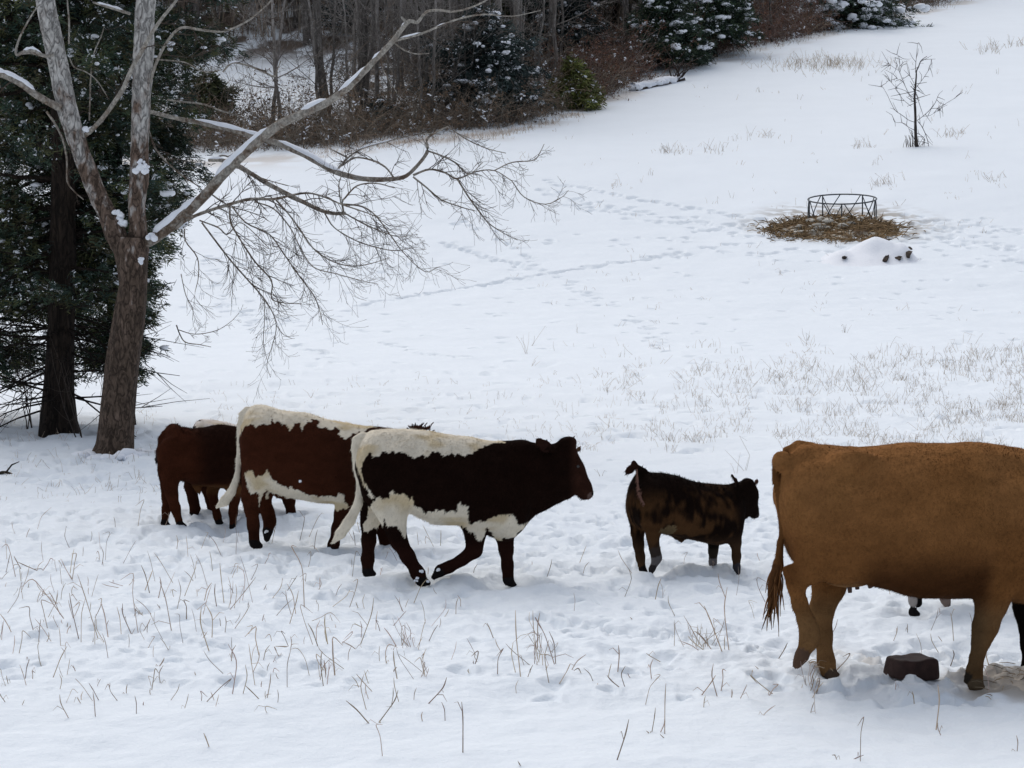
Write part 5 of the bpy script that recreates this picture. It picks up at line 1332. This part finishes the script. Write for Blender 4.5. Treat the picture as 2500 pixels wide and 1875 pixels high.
# brush: tangled stems along the wood's edge, nobody could count them
def brush(name, n, xr, sr, hr, cols, label, leaf=0.0, dens=None, rr=(.008, .02), seed=5, leafc=None, snowp=0.0, wander=.28):
    rg = np.random.default_rng(seed); tb = TB(); LP = []; LD = []; SP = []; SD_ = []
    for i in range(n):
        for _ in range(30):
            x = rg.uniform(*xr); s = rg.uniform(*sr); y = float(np.interp(x, EX, EY)) + s
            if any((x - kx) ** 2 + (y - ky + .6 * kr) ** 2 < (.8 * kr) ** 2 for kx, ky, kr in KEEP) and rg.random() < .82: continue
            if dens is None or dens(x, s, y): break
        z = float(hbase(np.array([x]), np.array([y]))[0]) - .1
        h = rg.uniform(*hr); d = np.array([rg.normal(0, 1.2 * wander), rg.normal(0, 1.2 * wander), 1.])
        p = [np.array([x, y, z])]
        for k in range(4):
            d = d + rg.normal(0, wander, 3) - np.array([0, 0, .36 * wander * k]); d /= np.linalg.norm(d); p.append(p[-1] + d * h / 4)
        p = np.array(p); r = rg.uniform(*rr); c = cols[rg.integers(len(cols))] * rg.uniform(.6, 1.4)
        tb.tube(p, np.linspace(r, r * .35, 5), 3, c)
        for k in range(4):
            j = rg.integers(1, 5); e = d + rg.normal(0, .8, 3) * min(1, wander * 4)
            tb.tube(np.array([p[j], p[j] + e * h * .14, p[j] + e * h * .26]), [r * .6, r * .45, r * .3], 3, c)
            if rg.random() < snowp:
                SP.append(p[j] + e * h * rg.uniform(.02, .2) + [0, 0, .02] + rg.normal(0, .03, (2, 3))); SD_.append(np.tile([rg.normal(), rg.normal(), .1], (2, 1)))
            if rg.random() < leaf:
                m = 7; LP.append(p[j] + e * h * .2 + rg.normal(0, .12, (m, 3))); LD.append(rg.normal(0, 1, (m, 3)))
    if SP:
        SP = np.concatenate(SP); SD_ = np.concatenate(SD_)
        V = blades(SP, SD_, 2, .11, .035, .5, rg); tb.V.append(V); tb.Q.append(np.arange(len(V)).reshape(-1, 4) + tb.n); tb.n += len(V); tb.C.append(np.tile([.8, .82, .86], (len(V), 1)))
    if LP:
        LP = np.concatenate(LP); LD = np.concatenate(LD); LD /= np.linalg.norm(LD, axis=1)[:, None]
        V = blades(LP, LD, 2, .09, .032, .5, rg); tb.V.append(V); tb.Q.append(np.arange(len(V)).reshape(-1, 4) + tb.n); tb.n += len(V)
        tb.C.append(np.repeat(leafc[rg.integers(len(leafc), size=len(V) // 4)] * rg.uniform(.5, 1.5, (len(V) // 4, 1)), 4, 0))
    o = put(name, tb.mesh(name), M_TWIG); o["kind"] = "stuff"; o["label"] = label
BR = np.array([(.20, .155, .12), (.15, .125, .10), (.25, .195, .145), (.19, .17, .14)])
RD = np.array([(.19, .125, .105), (.20, .13, .105), (.17, .135, .12), (.24, .205, .18)])
clear_d = lambda x, s, y: not (in_clear(x, s) and RNG.random() < .93)
brush("brush", 3600, (-30, 6), (.2, 7.5), (.6, 2.3), BR, "tangled brown brush along the edge of the wood", .15, clear_d, leafc=np.array([(.15, .10, .065), (.12, .09, .065)]), seed=5, snowp=0.05)
brush("red_brush", 2400, (3, 22), (.3, 14), (.8, 3.2), RD, "reddish brown brush and oak leaves right of the snow laden cedar", .45, None, leafc=np.array([(.14, .068, .05), (.10, .06, .046), (.16, .09, .055)]), seed=6, snowp=0.06)
brush("thicket", 2600, (18, 50), (.3, 14), (.6, 2.8), BR * np.array([1.1, 1.15, 1.2]), "grey brown thicket running up the edge of the field", .4, None, leafc=np.array([(.14, .09, .065), (.17, .115, .075)]), seed=7, snowp=0.14)
brush("underwood", 4200, (-62, 40), (6, 60), (1.0, 4.2), BR * 1.1, "bare underwood filling the wood on the hillside", .3, lambda x, s, y: (not in_clear(x, s)) and -.29 < x / y < .24, leafc=np.array([(.12, .08, .058), (.10, .08, .06)]), seed=8, snowp=0.09, rr=(.010, .028))
brush("clearing_shrubs", 150, (-21, -9), (8, 40), (.7, 2.2), BR, "thin bare shrubs scattered over the snowy clearing", .1, None, leafc=np.array([(.09, .06, .04)]), seed=9, snowp=0.5)

brush("pole_wood", 2300, (-46, 8), (40, 84), (5.0, 11.0), BR * 1.15, "far grey poles of the hillside wood, too many to count", 0, lambda x, s, y: -.262 < x / y < .06 and not in_clear(x, s - 1.5), rr=(.03, .075), seed=10, wander=.09)
# fallen log under snow at the field's edge
ga = ground(1545, 222); gb_ = ground(1668, 196)
lg = empty("fallen_log", tuple(ga)); tag(lg, "snow covered fallen log lying at the wood's edge below the pines", "log")
ax_ = gb_ - ga; tb = TB(); P = np.array([np.array([0, 0, .0]) + ax_ * t for t in np.linspace(0, 1, 8)]); tb.tube(P, np.linspace(.26, .17, 8), 8, (.05, .04, .035), .1)
for j in range(14):
    q = P[6] + RNG.normal(0, .25, 3); d = RNG.normal(0, .5, 3) + [0, 0, .5]; tb.tube(np.array([q, q + d * .7, q + d * 1.3 + RNG.normal(0, .15, 3)]), [.05, .035, .02], 4, (.04, .03, .026))
put("wood", tb.mesh("wood"), M_TWIG, lg)
tb = TB(); tb.tube(P + [0, .02, .15], np.linspace(.27, .16, 8), 9, (.79, .815, .865), .18)
for t in np.linspace(.05, .8, 9): tb.blob(P[0] + ax_ * t + [RNG.normal(0, .1), RNG.normal(0, .1), .18], np.array([.45, .3, .2]) * RNG.uniform(.7, 1.2))
put("snow", tb.mesh("snow"), M_SNOW, lg)["kind"] = "stuff"

# ------------------------------------------------------------------ hay ring, hay, snow pile, block, stick
g = ground(2056, 545); FZ = hz(g[0], g[1])
# plane of the ground there
e = .6; nx_ = (hz(g[0] - 1.2, g[1]) - hz(g[0] + 1.2, g[1])) / 2.4; ny_ = (hz(g[0], g[1] - 1.2) - hz(g[0], g[1] + 1.2)) / 2.4
nv = Vector((nx_ * 1.2, ny_, 1)).normalized()
fr = empty("hay_ring", (g[0], g[1], FZ)); tag(fr, "round dark steel hay feeder ring with slanting bars on the slope", "hay feeder")
fr.rotation_mode = 'QUATERNION'; fr.rotation_quaternion = Vector((0, 0, 1)).rotation_difference(nv)
RR = 82.5 / FPX * g[1]; HH = .74 * RR
def ringpts(z, n=49): return np.array([[RR * math.cos(t), RR * math.sin(t), z] for t in np.linspace(0, 2 * math.pi, n)])
for z, nm in ((HH, "top_rail"), (HH * .08, "bottom_rail")):
    tb = TB(); tb.tube(ringpts(z), np.full(49, .025), 6); 
    put(nm, tb.mesh(nm), M_STEEL, fr)
NB = 10
for i in range(NB):
    t0 = 2 * math.pi * (i + .35) / NB
    tb = TB()
    P = np.array([[RR * math.cos(t0 + f * .42), RR * math.sin(t0 + f * .42), HH - f * HH * .86] for f in np.linspace(0, 1, 6)])
    tb.tube(P, np.full(6, .018), 5); put("slanted_bar", tb.mesh("slanted_bar"), M_STEEL, fr)
for i in range(5):
    t0 = 2 * math.pi * (i + .62) / 5 
    tb = TB(); tb.tube(np.array([[RR * math.cos(t0), RR * math.sin(t0), z] for z in (-.1, HH * .5, HH)]), np.full(3, .024), 6); put("post", tb.mesh("post"), M_STEEL, fr)
    tb = TB(); tb.tube(np.array([[RR * math.cos(t0 + f * -.33), RR * math.sin(t0 + f * -.33), HH * .96 - f * HH * .88] for f in np.linspace(0, 1, 5)]), np.full(5, .016), 5); put("brace", tb.mesh("brace"), M_STEEL, fr)
# trampled hay: mound with stalks and clods
gh = ground(2036, 563)
RX, RY = 138 / FPX * gh[1], 2.2
nth, nr = 90, 34
V = []; C = []
for i in range(nr):
    q = i / (nr - 1)
    for j in range(nth):
        t = 2 * math.pi * j / nth
        wob = 1 + .10 * math.sin(3 * t + 1) + .07 * math.sin(7 * t) + .16 * (float(vn2(np.array([3 * math.cos(t) + 9]), np.array([3 * math.sin(t) + 9]), 311)[0]) - .5) + .12 * (float(vn2(np.array([9 * math.cos(t) + 9]), np.array([9 * math.sin(t) + 9]), 312)[0]) - .5)
        x = gh[0] + RX * q * wob * math.cos(t); y = gh[1] + RY * q * wob * math.sin(t) * (1.0)
        V.append((x, y, q))
V = np.array(V); q = V[:, 2].copy()
lump = fbm2(V[:, 0] * 1.6, V[:, 1] * 1.6, 4, 301)
hgt = .12 * np.exp(-(((V[:, 0] - gh[0] - .25) / 1.5) ** 2 + ((V[:, 1] - gh[1] - .3) / 1.1) ** 2)) + .20 * (1 - q ** 2) * lump + .10 * (fbm2(V[:, 0] * 5, V[:, 1] * 5, 3, 302) - .4) * (1 - q ** 3)
V[:, 2] = hfull(V[:, 0], V[:, 1]) + hgt + .10 - .26 * smooth(q + .35 * (fbm2(V[:, 0] * 2.5, V[:, 1] * 2.5, 3, 305) - .5), .72, 1.0)
n = fbm2(V[:, 0] * 2.2, V[:, 1] * 3.5, 4, 303)
C = np.array([.20, .128, .066])[None] * (1 - smooth(n, .35, .65))[:, None] + np.array([.11, .072, .042])[None] * smooth(n, .35, .65)[:, None]
w = smooth(fbm2(V[:, 0] * 3, V[:, 1] * 4, 3, 304), .54, .60) * (np.abs(V[:, 0] - gh[0] + .2) < 1.5) * (V[:, 1] < gh[1] + .3)
C = C * (1 - w[:, None] * .85) + np.array([.62, .58, .50]) * w[:, None] * .85
idx = np.arange(nr * nth).reshape(nr, nth)
Q = np.stack([idx[:-1], np.roll(idx[:-1], -1, 1), np.roll(idx[1:], -1, 1), idx[1:]], -1).reshape(-1, 4)[:, ::-1]
hp = empty("hay_pile", (0, 0, 0)); tag(hp, "flattened brown pile of old hay and mud spread around the feeder ring", "hay")
put("hay_mound", make_mesh("hay_mound", V, Q, None, C), mat_attr("old_hay", .95, .1, .6, 6, .25, 4), hp)
tb = TB()
for i in range(2000):
    a = RNG.uniform(0, 6.28); q_ = RNG.random() ** .55 * 1.12 if i < 1500 else 1 + abs(RNG.normal(0, .22))
    x = gh[0] + RX * q_ * math.cos(a); y = gh[1] + RY * q_ * math.sin(a)
    j = np.argmin((V[:, 0] - x) ** 2 + (V[:, 1] - y) ** 2); z = max(V[j, 2], hz(x, y)) if q_ < 1 else hz(x, y)
    d = np.array([RNG.normal(0, 1), RNG.normal(0, .7), RNG.normal(.15, .25)]); d = d / np.linalg.norm(d) * RNG.uniform(.12, .42)
    p = np.array([x, y, z + .02])
    tb.tube(np.array([p, p + d * .5 + [0, 0, .03], p + d]), [.012, .016, .008], 3, np.array([.27, .185, .10]) * RNG.uniform(.3, 1.4))
put("loose_hay", tb.mesh("loose_hay"), M_GRASS, hp)
tb = TB()
for i in range(34):
    x = gh[0] + RNG.normal(-.1, .75); y = gh[1] + RNG.normal(-.5, .55); j = np.argmin((V[:, 0] - x) ** 2 + (V[:, 1] - y) ** 2); r_ = RNG.uniform(.05, .15)
    tb.blob((x, y, V[j, 2] + r_ * .5), (r_ * RNG.uniform(1, 2), r_, r_ * .7), np.array([.66, .62, .54]) * RNG.uniform(.35, 1))
put("clods", tb.mesh("clods"), M_SNOW, hp)["kind"] = "stuff"

# pile buried under snow in front of the hay
gp = ground(2124, 632)
sp_ = empty("snow_covered_pile", tuple(gp)); tag(sp_, "low pile buried under smooth snow with dark ends poking out, below the hay ring", "snow pile")
s_ = gp[1] / FPX
bumps_ = [(-18, .1, 125, 1.5, 20), (0, .5, 58, .8, 23), (40, .4, 55, .8, 22), (88, .05, 30, .8, 26), (55, -.2, 40, .7, 16), (-75, 0, 34, .8, 14)]
nx, ny = 110, 60
xs = np.linspace(-150, 150, nx) * s_; ys = np.linspace(-1.9, 2.4, ny)
X, Y = np.meshgrid(xs, ys); H_ = np.zeros_like(X)
for bx, by, rx, ry, hh in bumps_: H_ += hh * s_ * np.exp(-(((X - bx * s_) / (rx * s_ * .72)) ** 2 + ((Y - by) / (ry * .85)) ** 2) ** 1.25)
H_ += .06 * (fbm2(X * 2 + 5, Y * 2, 3, 401) - .5) * np.minimum(H_ * 3, 1)
Z = hfull(X.ravel() + gp[0], Y.ravel() + gp[1]) - gp[2] + H_.ravel() - .07
idx = np.arange(nx * ny).reshape(ny, nx)
Q = np.stack([idx[:-1, :-1], idx[:-1, 1:], idx[1:, 1:], idx[1:, :-1]], -1).reshape(-1, 4)
put("snow_cover", make_mesh("snow_cover", np.stack([X.ravel(), Y.ravel(), Z], -1), Q, None, np.tile([.80, .822, .862], (nx * ny, 1))), M_SNOWG, sp_)
def zoomp(X, Y): return 1800 + X / 4.424, 430 + Y / 4.424
for X, Y, w, h_ in ((1600, 905, 34, 40), (1740, 890, 36, 34), (1850, 850, 30, 40), (1868, 785, 12, 24), (1155, 880, 26, 18), (1620, 690, 44, 16)):
    yy = gp[1] - (.95 if Y > 800 else .15)
    # push back until it lies in the snow surface
    best = None
    for yy in np.arange(gp[1] - 1.6, gp[1] + 2, .05):
        c = at_y(*zoomp(X, Y), yy)
        k = (np.abs(ys - (yy - gp[1]))).argmin(); kx = (np.abs(xs - (c[0] - gp[0]))).argmin()
        if c[2] < gp[2] + Z.reshape(ny, nx)[k, kx]: best = c; break
    c = best if best is not None else c
    bm_v, bm_f = ICO
    r3 = np.array([w / 4.424 * s_ * 1.0, .20, h_ / 4.424 * s_ * .95])
    v = bm_v * (1 + .9 * (RNG.random((len(bm_v), 1)) - .5)); v[:, 0] *= 1 + .5 * v[:, 2]; v[:, 2] += RNG.normal(0, .4) * v[:, 0]
    put("wood_end", make_mesh("wood_end", v * r3 + (c - gp), None, bm_f, np.tile(np.array([.060, .046, .036]) * RNG.uniform(.6, 1.5), (len(v), 1)), False), M_TWIG, sp_)

# mineral block
gq = ground(2234, 1664)
bm = bmesh.new(); bmesh.ops.create_cube(bm, size=1)
bmesh.ops.subdivide_edges(bm, edges=list(bm.edges), cuts=13, use_grid_fill=True)
for v in bm.verts:
    q = np.array(v.co[:]) * 2; n6 = (np.abs(q) ** 8).sum() ** (1 / 8); q = q / n6
    z = q[2]
    kx = .124 * (1.03 - .05 * z); ky = .095 * (1.03 - .07 * z)
    w = np.array([q[0] * kx, q[1] * ky, z * .058])
    if z > .5: w[2] += -.010 * max(0, 1 - (q[0] ** 2 + q[1] ** 2)) + .004 * math.sin(q[0] * 3)
    w += .006 * (vn3(w[None] * 22, 8)[0] - .5) + .003 * (vn3(w[None] * 60, 9)[0] - .5)
    v.co = w
me = bpy.data.meshes.new("mineral_block"); bm.to_mesh(me); bm.free()
for p in me.polygons: p.use_smooth = True
blk = put("mineral_block", me, M_BLOCK, None, (gq[0], gq[1] + .10, hz(gq[0], gq[1] + .1) + .012)); blk.rotation_euler = (.03, .05, math.radians(26))
tag(blk, "dark brown mineral lick block lying in the snow under the tan cow", "lick block")
# fallen stick at the left
gs = ground(10, 1160); st = TB()
P = np.array([at_y(X, Y, gs[1]) - gs for X, Y in ((-30, 1168), (0, 1160), (15, 1158), (30, 1163), (42, 1171))]) + [0, 0, .02]
st.tube(catmull(P, 3), np.linspace(.020, .009, 13), 6, (.035, .028, .022), .1)
st.tube(np.array([P[2], P[2] + [.05, .03, .07], P[2] + [.12, .05, .10]]), [.010, .008, .004], 4, (.035, .028, .022))
tag(put("fallen_stick", st.mesh("fallen_stick"), M_TWIG, None, tuple(gs)), "short dark broken stick on the snow at the left edge", "stick")

# ------------------------------------------------------------------ grass stalks through the snow
def near_grass():
    L1 = [(170,275,220,200),(310,300,330,180),(320,300,265,205),(70,290,30,140),(210,270,75,215),(150,530,125,410),(210,520,180,380),(290,490,140,290),(270,470,210,340),(430,540,335,270),(345,550,300,350),(350,560,370,370),(470,540,435,390),(410,580,415,440),(525,520,505,410),(575,520,530,395),(600,520,575,265),(670,475,585,375),(650,350,610,230),(745,540,690,300),(760,460,770,290),(680,370,690,280),(755,300,665,175),(805,480,795,380),(880,390,915,305),(940,440,930,310),(910,610,870,410),(915,560,890,400),(970,390,950,220),(1045,370,1050,245),(1000,800,985,570),(1000,660,1020,575),(1125,635,1105,495),(1105,755,1075,570),(1045,800,1060,660),(990,720,880,600),(870,840,1000,720),(1140,830,1060,750),(1150,830,1170,700),(850,700,570,675),(670,690,710,630),(120,760,85,660),(220,720,290,580),(60,525,0,440),(190,565,210,520),(1160,380,1220,300),(1280,440,1240,310),(1245,500,1290,340),(1315,400,1260,150),(1360,570,1300,400),(1380,600,1330,480),(1350,600,1190,580),(1450,720,1440,540),(1420,590,1405,440),(1400,760,1390,610),(1410,720,1400,640),(1290,500,1430,435),(1550,600,1615,370),(1570,625,1480,560),(1600,530,1530,480),(1720,590,1660,500),(1785,610,1750,480),(1790,610,1740,550),(1640,600,1750,610),(1720,740,1700,600),(1700,720,1715,670),(1635,810,1540,700),(1560,800,1520,710),(1600,830,1580,740),(1615,920,1495,815),(1615,920,1720,770),(1655,1050,1625,920),(1640,930,1640,900),(1830,835,1930,715),(2000,1045,1995,820),(910,1010,880,955),(660,800,650,760),(620,850,620,820),(2150,720,2175,590),(2140,560,2105,480),(2180,620,2140,550),(2040,690,2065,600),(1970,440,1980,370),(1900,440,1940,420),(1370,340,1385,295),(550,330,440,310),(580,330,470,300),(300,270,320,160),(100,260,60,190),(160,270,190,210),(620,340,660,250)]
    L2 = [(40,470,15,160),(20,440,5,300),(115,380,90,160),(190,410,100,190),(190,400,160,250),(160,480,145,350),(110,350,120,170),(60,470,90,395),(205,480,250,390),(245,440,320,350),(305,450,285,410),(360,480,310,410),(350,500,370,475),(370,445,460,435),(495,495,410,440),(495,490,490,400),(525,460,500,430),(455,450,460,310),(605,465,610,370),(640,390,580,345),(700,355,700,210),(835,370,720,290),(870,340,790,250),(915,390,830,140),(920,370,920,270),(940,380,930,60),(930,100,890,0),(895,525,870,390),(800,520,880,440),(900,500,910,415),(975,550,1015,480),(945,535,950,500),(1160,520,1030,440),(1100,520,1150,480),(1280,520,1300,445),(1285,540,1345,470),(1310,520,1330,450),(1400,420,1460,345),(1140,390,1190,300),(1085,440,1050,400),(660,710,665,475),(600,700,620,580),(630,700,660,620),(690,735,640,695),(600,700,580,680),(445,840,505,630),(1505,830,1520,620),(1420,820,1520,785),(1420,820,1395,785),(1830,645,1840,480),(1865,680,1840,645),(1740,550,1730,510),(1910,290,1895,170),(1840,270,1780,305),(1875,290,1840,270),(1895,400,1905,330),(2060,365,2050,335),(2180,745,2180,700),(615,110,645,20),(530,215,510,190),(50,830,25,810),(850,360,760,270),(880,350,800,245),(820,350,730,300)]
    tb = TB()
    def stalk(bx, by, tx, ty, bend=None, w=1.0):
        g = ground(bx, by)
        if g is None: return
        y = g[1]; b0 = np.array([g[0], y, hz(g[0], y) - .03]); t0 = at_y(tx, ty, y + RNG.normal(0, .05))
        v = t0 - b0; L = np.linalg.norm(v)
        off = np.array([RNG.normal(0, .055), RNG.normal(0, .05), 0]) * L
        P = [b0, b0 + v * .35 + off * .6, b0 + v * .7 + off, t0]
        if RNG.random() < .2:
            e = np.array([RNG.choice([-1, 1]) * RNG.uniform(.1, .35), RNG.normal(0, .1), RNG.uniform(-.3, .02)]) * min(L, .25)
            P.append(t0 + e)
        P = catmull(P, 3)
        c = np.array([.46, .365, .28]) * RNG.uniform(.5, 1.2) * np.array([1, RNG.uniform(.92, 1.02), RNG.uniform(.85, 1.1)])
        r = RNG.uniform(.0019, .0034) * w
        tb.tube(P, np.interp(np.linspace(0, 1, len(P)), [0, .5, .75, 1], [r, r * .8, r * 1.1, r * .4]), 4, c)
        if RNG.random() < .35:
            j = RNG.integers(2, len(P) - 1); d = np.array([RNG.normal(0, .5), RNG.normal(0, .3), RNG.uniform(-.2, .6)]); d = d / np.linalg.norm(d) * L * RNG.uniform(.2, .45)
            tb.tube(np.array([P[j], P[j] + d * .6 + [0, 0, .01], P[j] + d + [0, 0, -.02]]), [r * .6, r * .7, r * .3], 3, c * 1.05)
    for X, Y, tx, ty in L1: stalk(X / 1.77, 1250 + Y / 1.77, tx / 1.77, 1250 + ty / 1.77)
    for X, Y, tx, ty in L2: stalk(1250 + X / 1.77, 1400 + Y / 1.77, 1250 + tx / 1.77, 1400 + ty / 1.77)
    for i in range(330):
        bx = RNG.uniform(-60, 2560) if i < 110 else RNG.uniform(-40, 1100); by = RNG.uniform(1290, 1760)
        if bx < 1100 and RNG.random() < .4: by = RNG.normal(1480, 90)
        h_ = abs(RNG.normal(0, 34)) + 14; stalk(bx, by, bx + RNG.normal(0, .45) * h_, by - h_, None, .75)
    for cx, cy in ((1312, 1632), (1322, 1610), (1005, 1590), (1030, 1670), (790, 1660), (1700, 1600), (1730, 1590), (1980, 1690)):
        for i in range(8):
            bx = cx + RNG.normal(0, 12); h_ = RNG.uniform(30, 90); stalk(bx, cy + RNG.normal(0, 5), bx + RNG.normal(0, .4) * h_, cy - h_, None, .6)
    for i in range(36):
        cx, cy = ((2478, 1668), (2480, 1650), (2440, 1690), (2000, 1640))[i % 4]
        g = ground(cx + RNG.normal(0, 24), cy + RNG.normal(0, 9)); b0 = np.array([g[0], g[1], hz(g[0], g[1]) + .008]); d = np.array([RNG.normal(), RNG.normal(), .05]); d = d / np.linalg.norm(d) * RNG.uniform(.03, .10)
        tb.tube(np.array([b0, b0 + d * .5 + [0, 0, .006], b0 + d]), [.002, .0026, .0014], 3, np.array([.33, .25, .16]) * RNG.uniform(.3, 1.2))
    o = put("dry_grass", tb.mesh("dry_grass"), M_GRASS); o["kind"] = "stuff"; o["label"] = "dry grass stalks poking through the snow in front of the cattle"
near_grass()

def far_grass():
    tb = TB()
    def tuft(px, py, n, hpx, cols, wpx=6, thick=1.0):
        g = ground(px, py)
        if g is None: return
        y = g[1]; k = y / FPX
        for i in range(n):
            x = g[0] + RNG.normal(0, wpx) * k; yy = y + RNG.normal(0, wpx * k)
            b0 = np.array([x, yy, 0]); b0[2] = hz(x, yy) - .03
            h = hpx * k * RNG.uniform(.4, 1.3); d = np.array([RNG.normal(0, .45), RNG.normal(0, .3), 1]) * h
            t = b0 + d; m = b0 + d * .55 + RNG.normal(0, .07, 3) * h
            P = [b0, m, t]
            if RNG.random() < .5: P.append(t + np.array([RNG.normal(0, .5), RNG.normal(0, .2), RNG.uniform(-.6, 0)]) * h * .6)
            tb.tube(np.array(P), np.linspace(1, .45, len(P)) * 0.0021 * thick * max(1, y / 26), 3, cols * RNG.uniform(.6, 1.25))
    gc = np.array([.46, .37, .285])
    for i in range(2800):
        px = 1300 + 1260 * RNG.random() ** .7; py = RNG.uniform(840, 1100)
        if py < 930 - (px - 1300) * .07 and RNG.random() < .8: continue
        if vn2(px / 60., py / 25., 500) < .38: continue
        tuft(px, py, RNG.integers(1, 5), RNG.uniform(10, 30), gc, 9)
    for i in range(190):
        tuft(RNG.uniform(480, 1500), RNG.uniform(930, 1100), RNG.integers(1, 4), RNG.uniform(8, 22), gc, 8)
    for i in range(170):
        tuft(RNG.uniform(0, 460), RNG.uniform(985, 1240), RNG.integers(1, 4), RNG.uniform(8, 30), gc, 10)
    for px, py, n, h in ((1285, 862, 4, 52), (1298, 845, 2, 40), (1354, 858, 1, 24), (1412, 812, 2, 22), (1965, 830, 5, 26), (2064, 812, 6, 20), (1645, 780, 1, 16), (1820, 1150, 3, 70), (1800, 1155, 2, 50), (1690, 1010, 2, 40), (1470, 1165, 3, 26)):
        tuft(px, py, n, h, gc * .7, 3, 1.0)
    for i in range(240):     # sparse over the slope
        px = RNG.uniform(1250, 2500); py = RNG.uniform(180, 800)
        if vn2(px / 80., py / 40., 510) < .45: continue
        tuft(px, py, RNG.integers(1, 5), RNG.uniform(6, 18), gc, 9)
    for cx, cy, n in ((1640, 372, 26), (1740, 370, 16), (1860, 337, 14), (2160, 452, 20), (1510, 452, 10), (2340, 330, 20), (2410, 125, 20), (2470, 110, 20), (2100, 360, 14), (2420, 440, 14)):
        for i in range(n): tuft(cx + RNG.normal(0, 22), cy + RNG.normal(0, 5), 2, RNG.uniform(8, 26), gc, 5)
    tawny = np.array([.46, .36, .25])
    for i in range(260):     # tall tawny grass high on the slope and along the wood
        tuft(RNG.normal(2020, 75), RNG.normal(160, 9), 2, RNG.uniform(8, 26), tawny, 5, .8)
    for i in range(520):
        px = RNG.uniform(760, 1420); py = np.interp(px, [640, 850, 1000, 1240, 1400], [378, 368, 342, 322, 280]) + abs(RNG.normal(0, 7)); tuft(px, py, 2, RNG.uniform(6, 20), tawny * [1, .92, .9], 6, .8)
    for i in range(200):
        px = RNG.uniform(1400, 2340); py = np.interp(px, [1400, 1540, 1700, 1900, 2100, 2340], [272, 219, 156, 112, 62, 6]) + abs(RNG.normal(0, 5)); tuft(px, py, 2, RNG.uniform(6, 20), gc * .8, 6, .8)
    o = put("slope_grass", tb.mesh("slope_grass"), M_GRASS); o["kind"] = "stuff"; o["label"] = "dry grass showing through the snow over the field and slope"
far_grass()
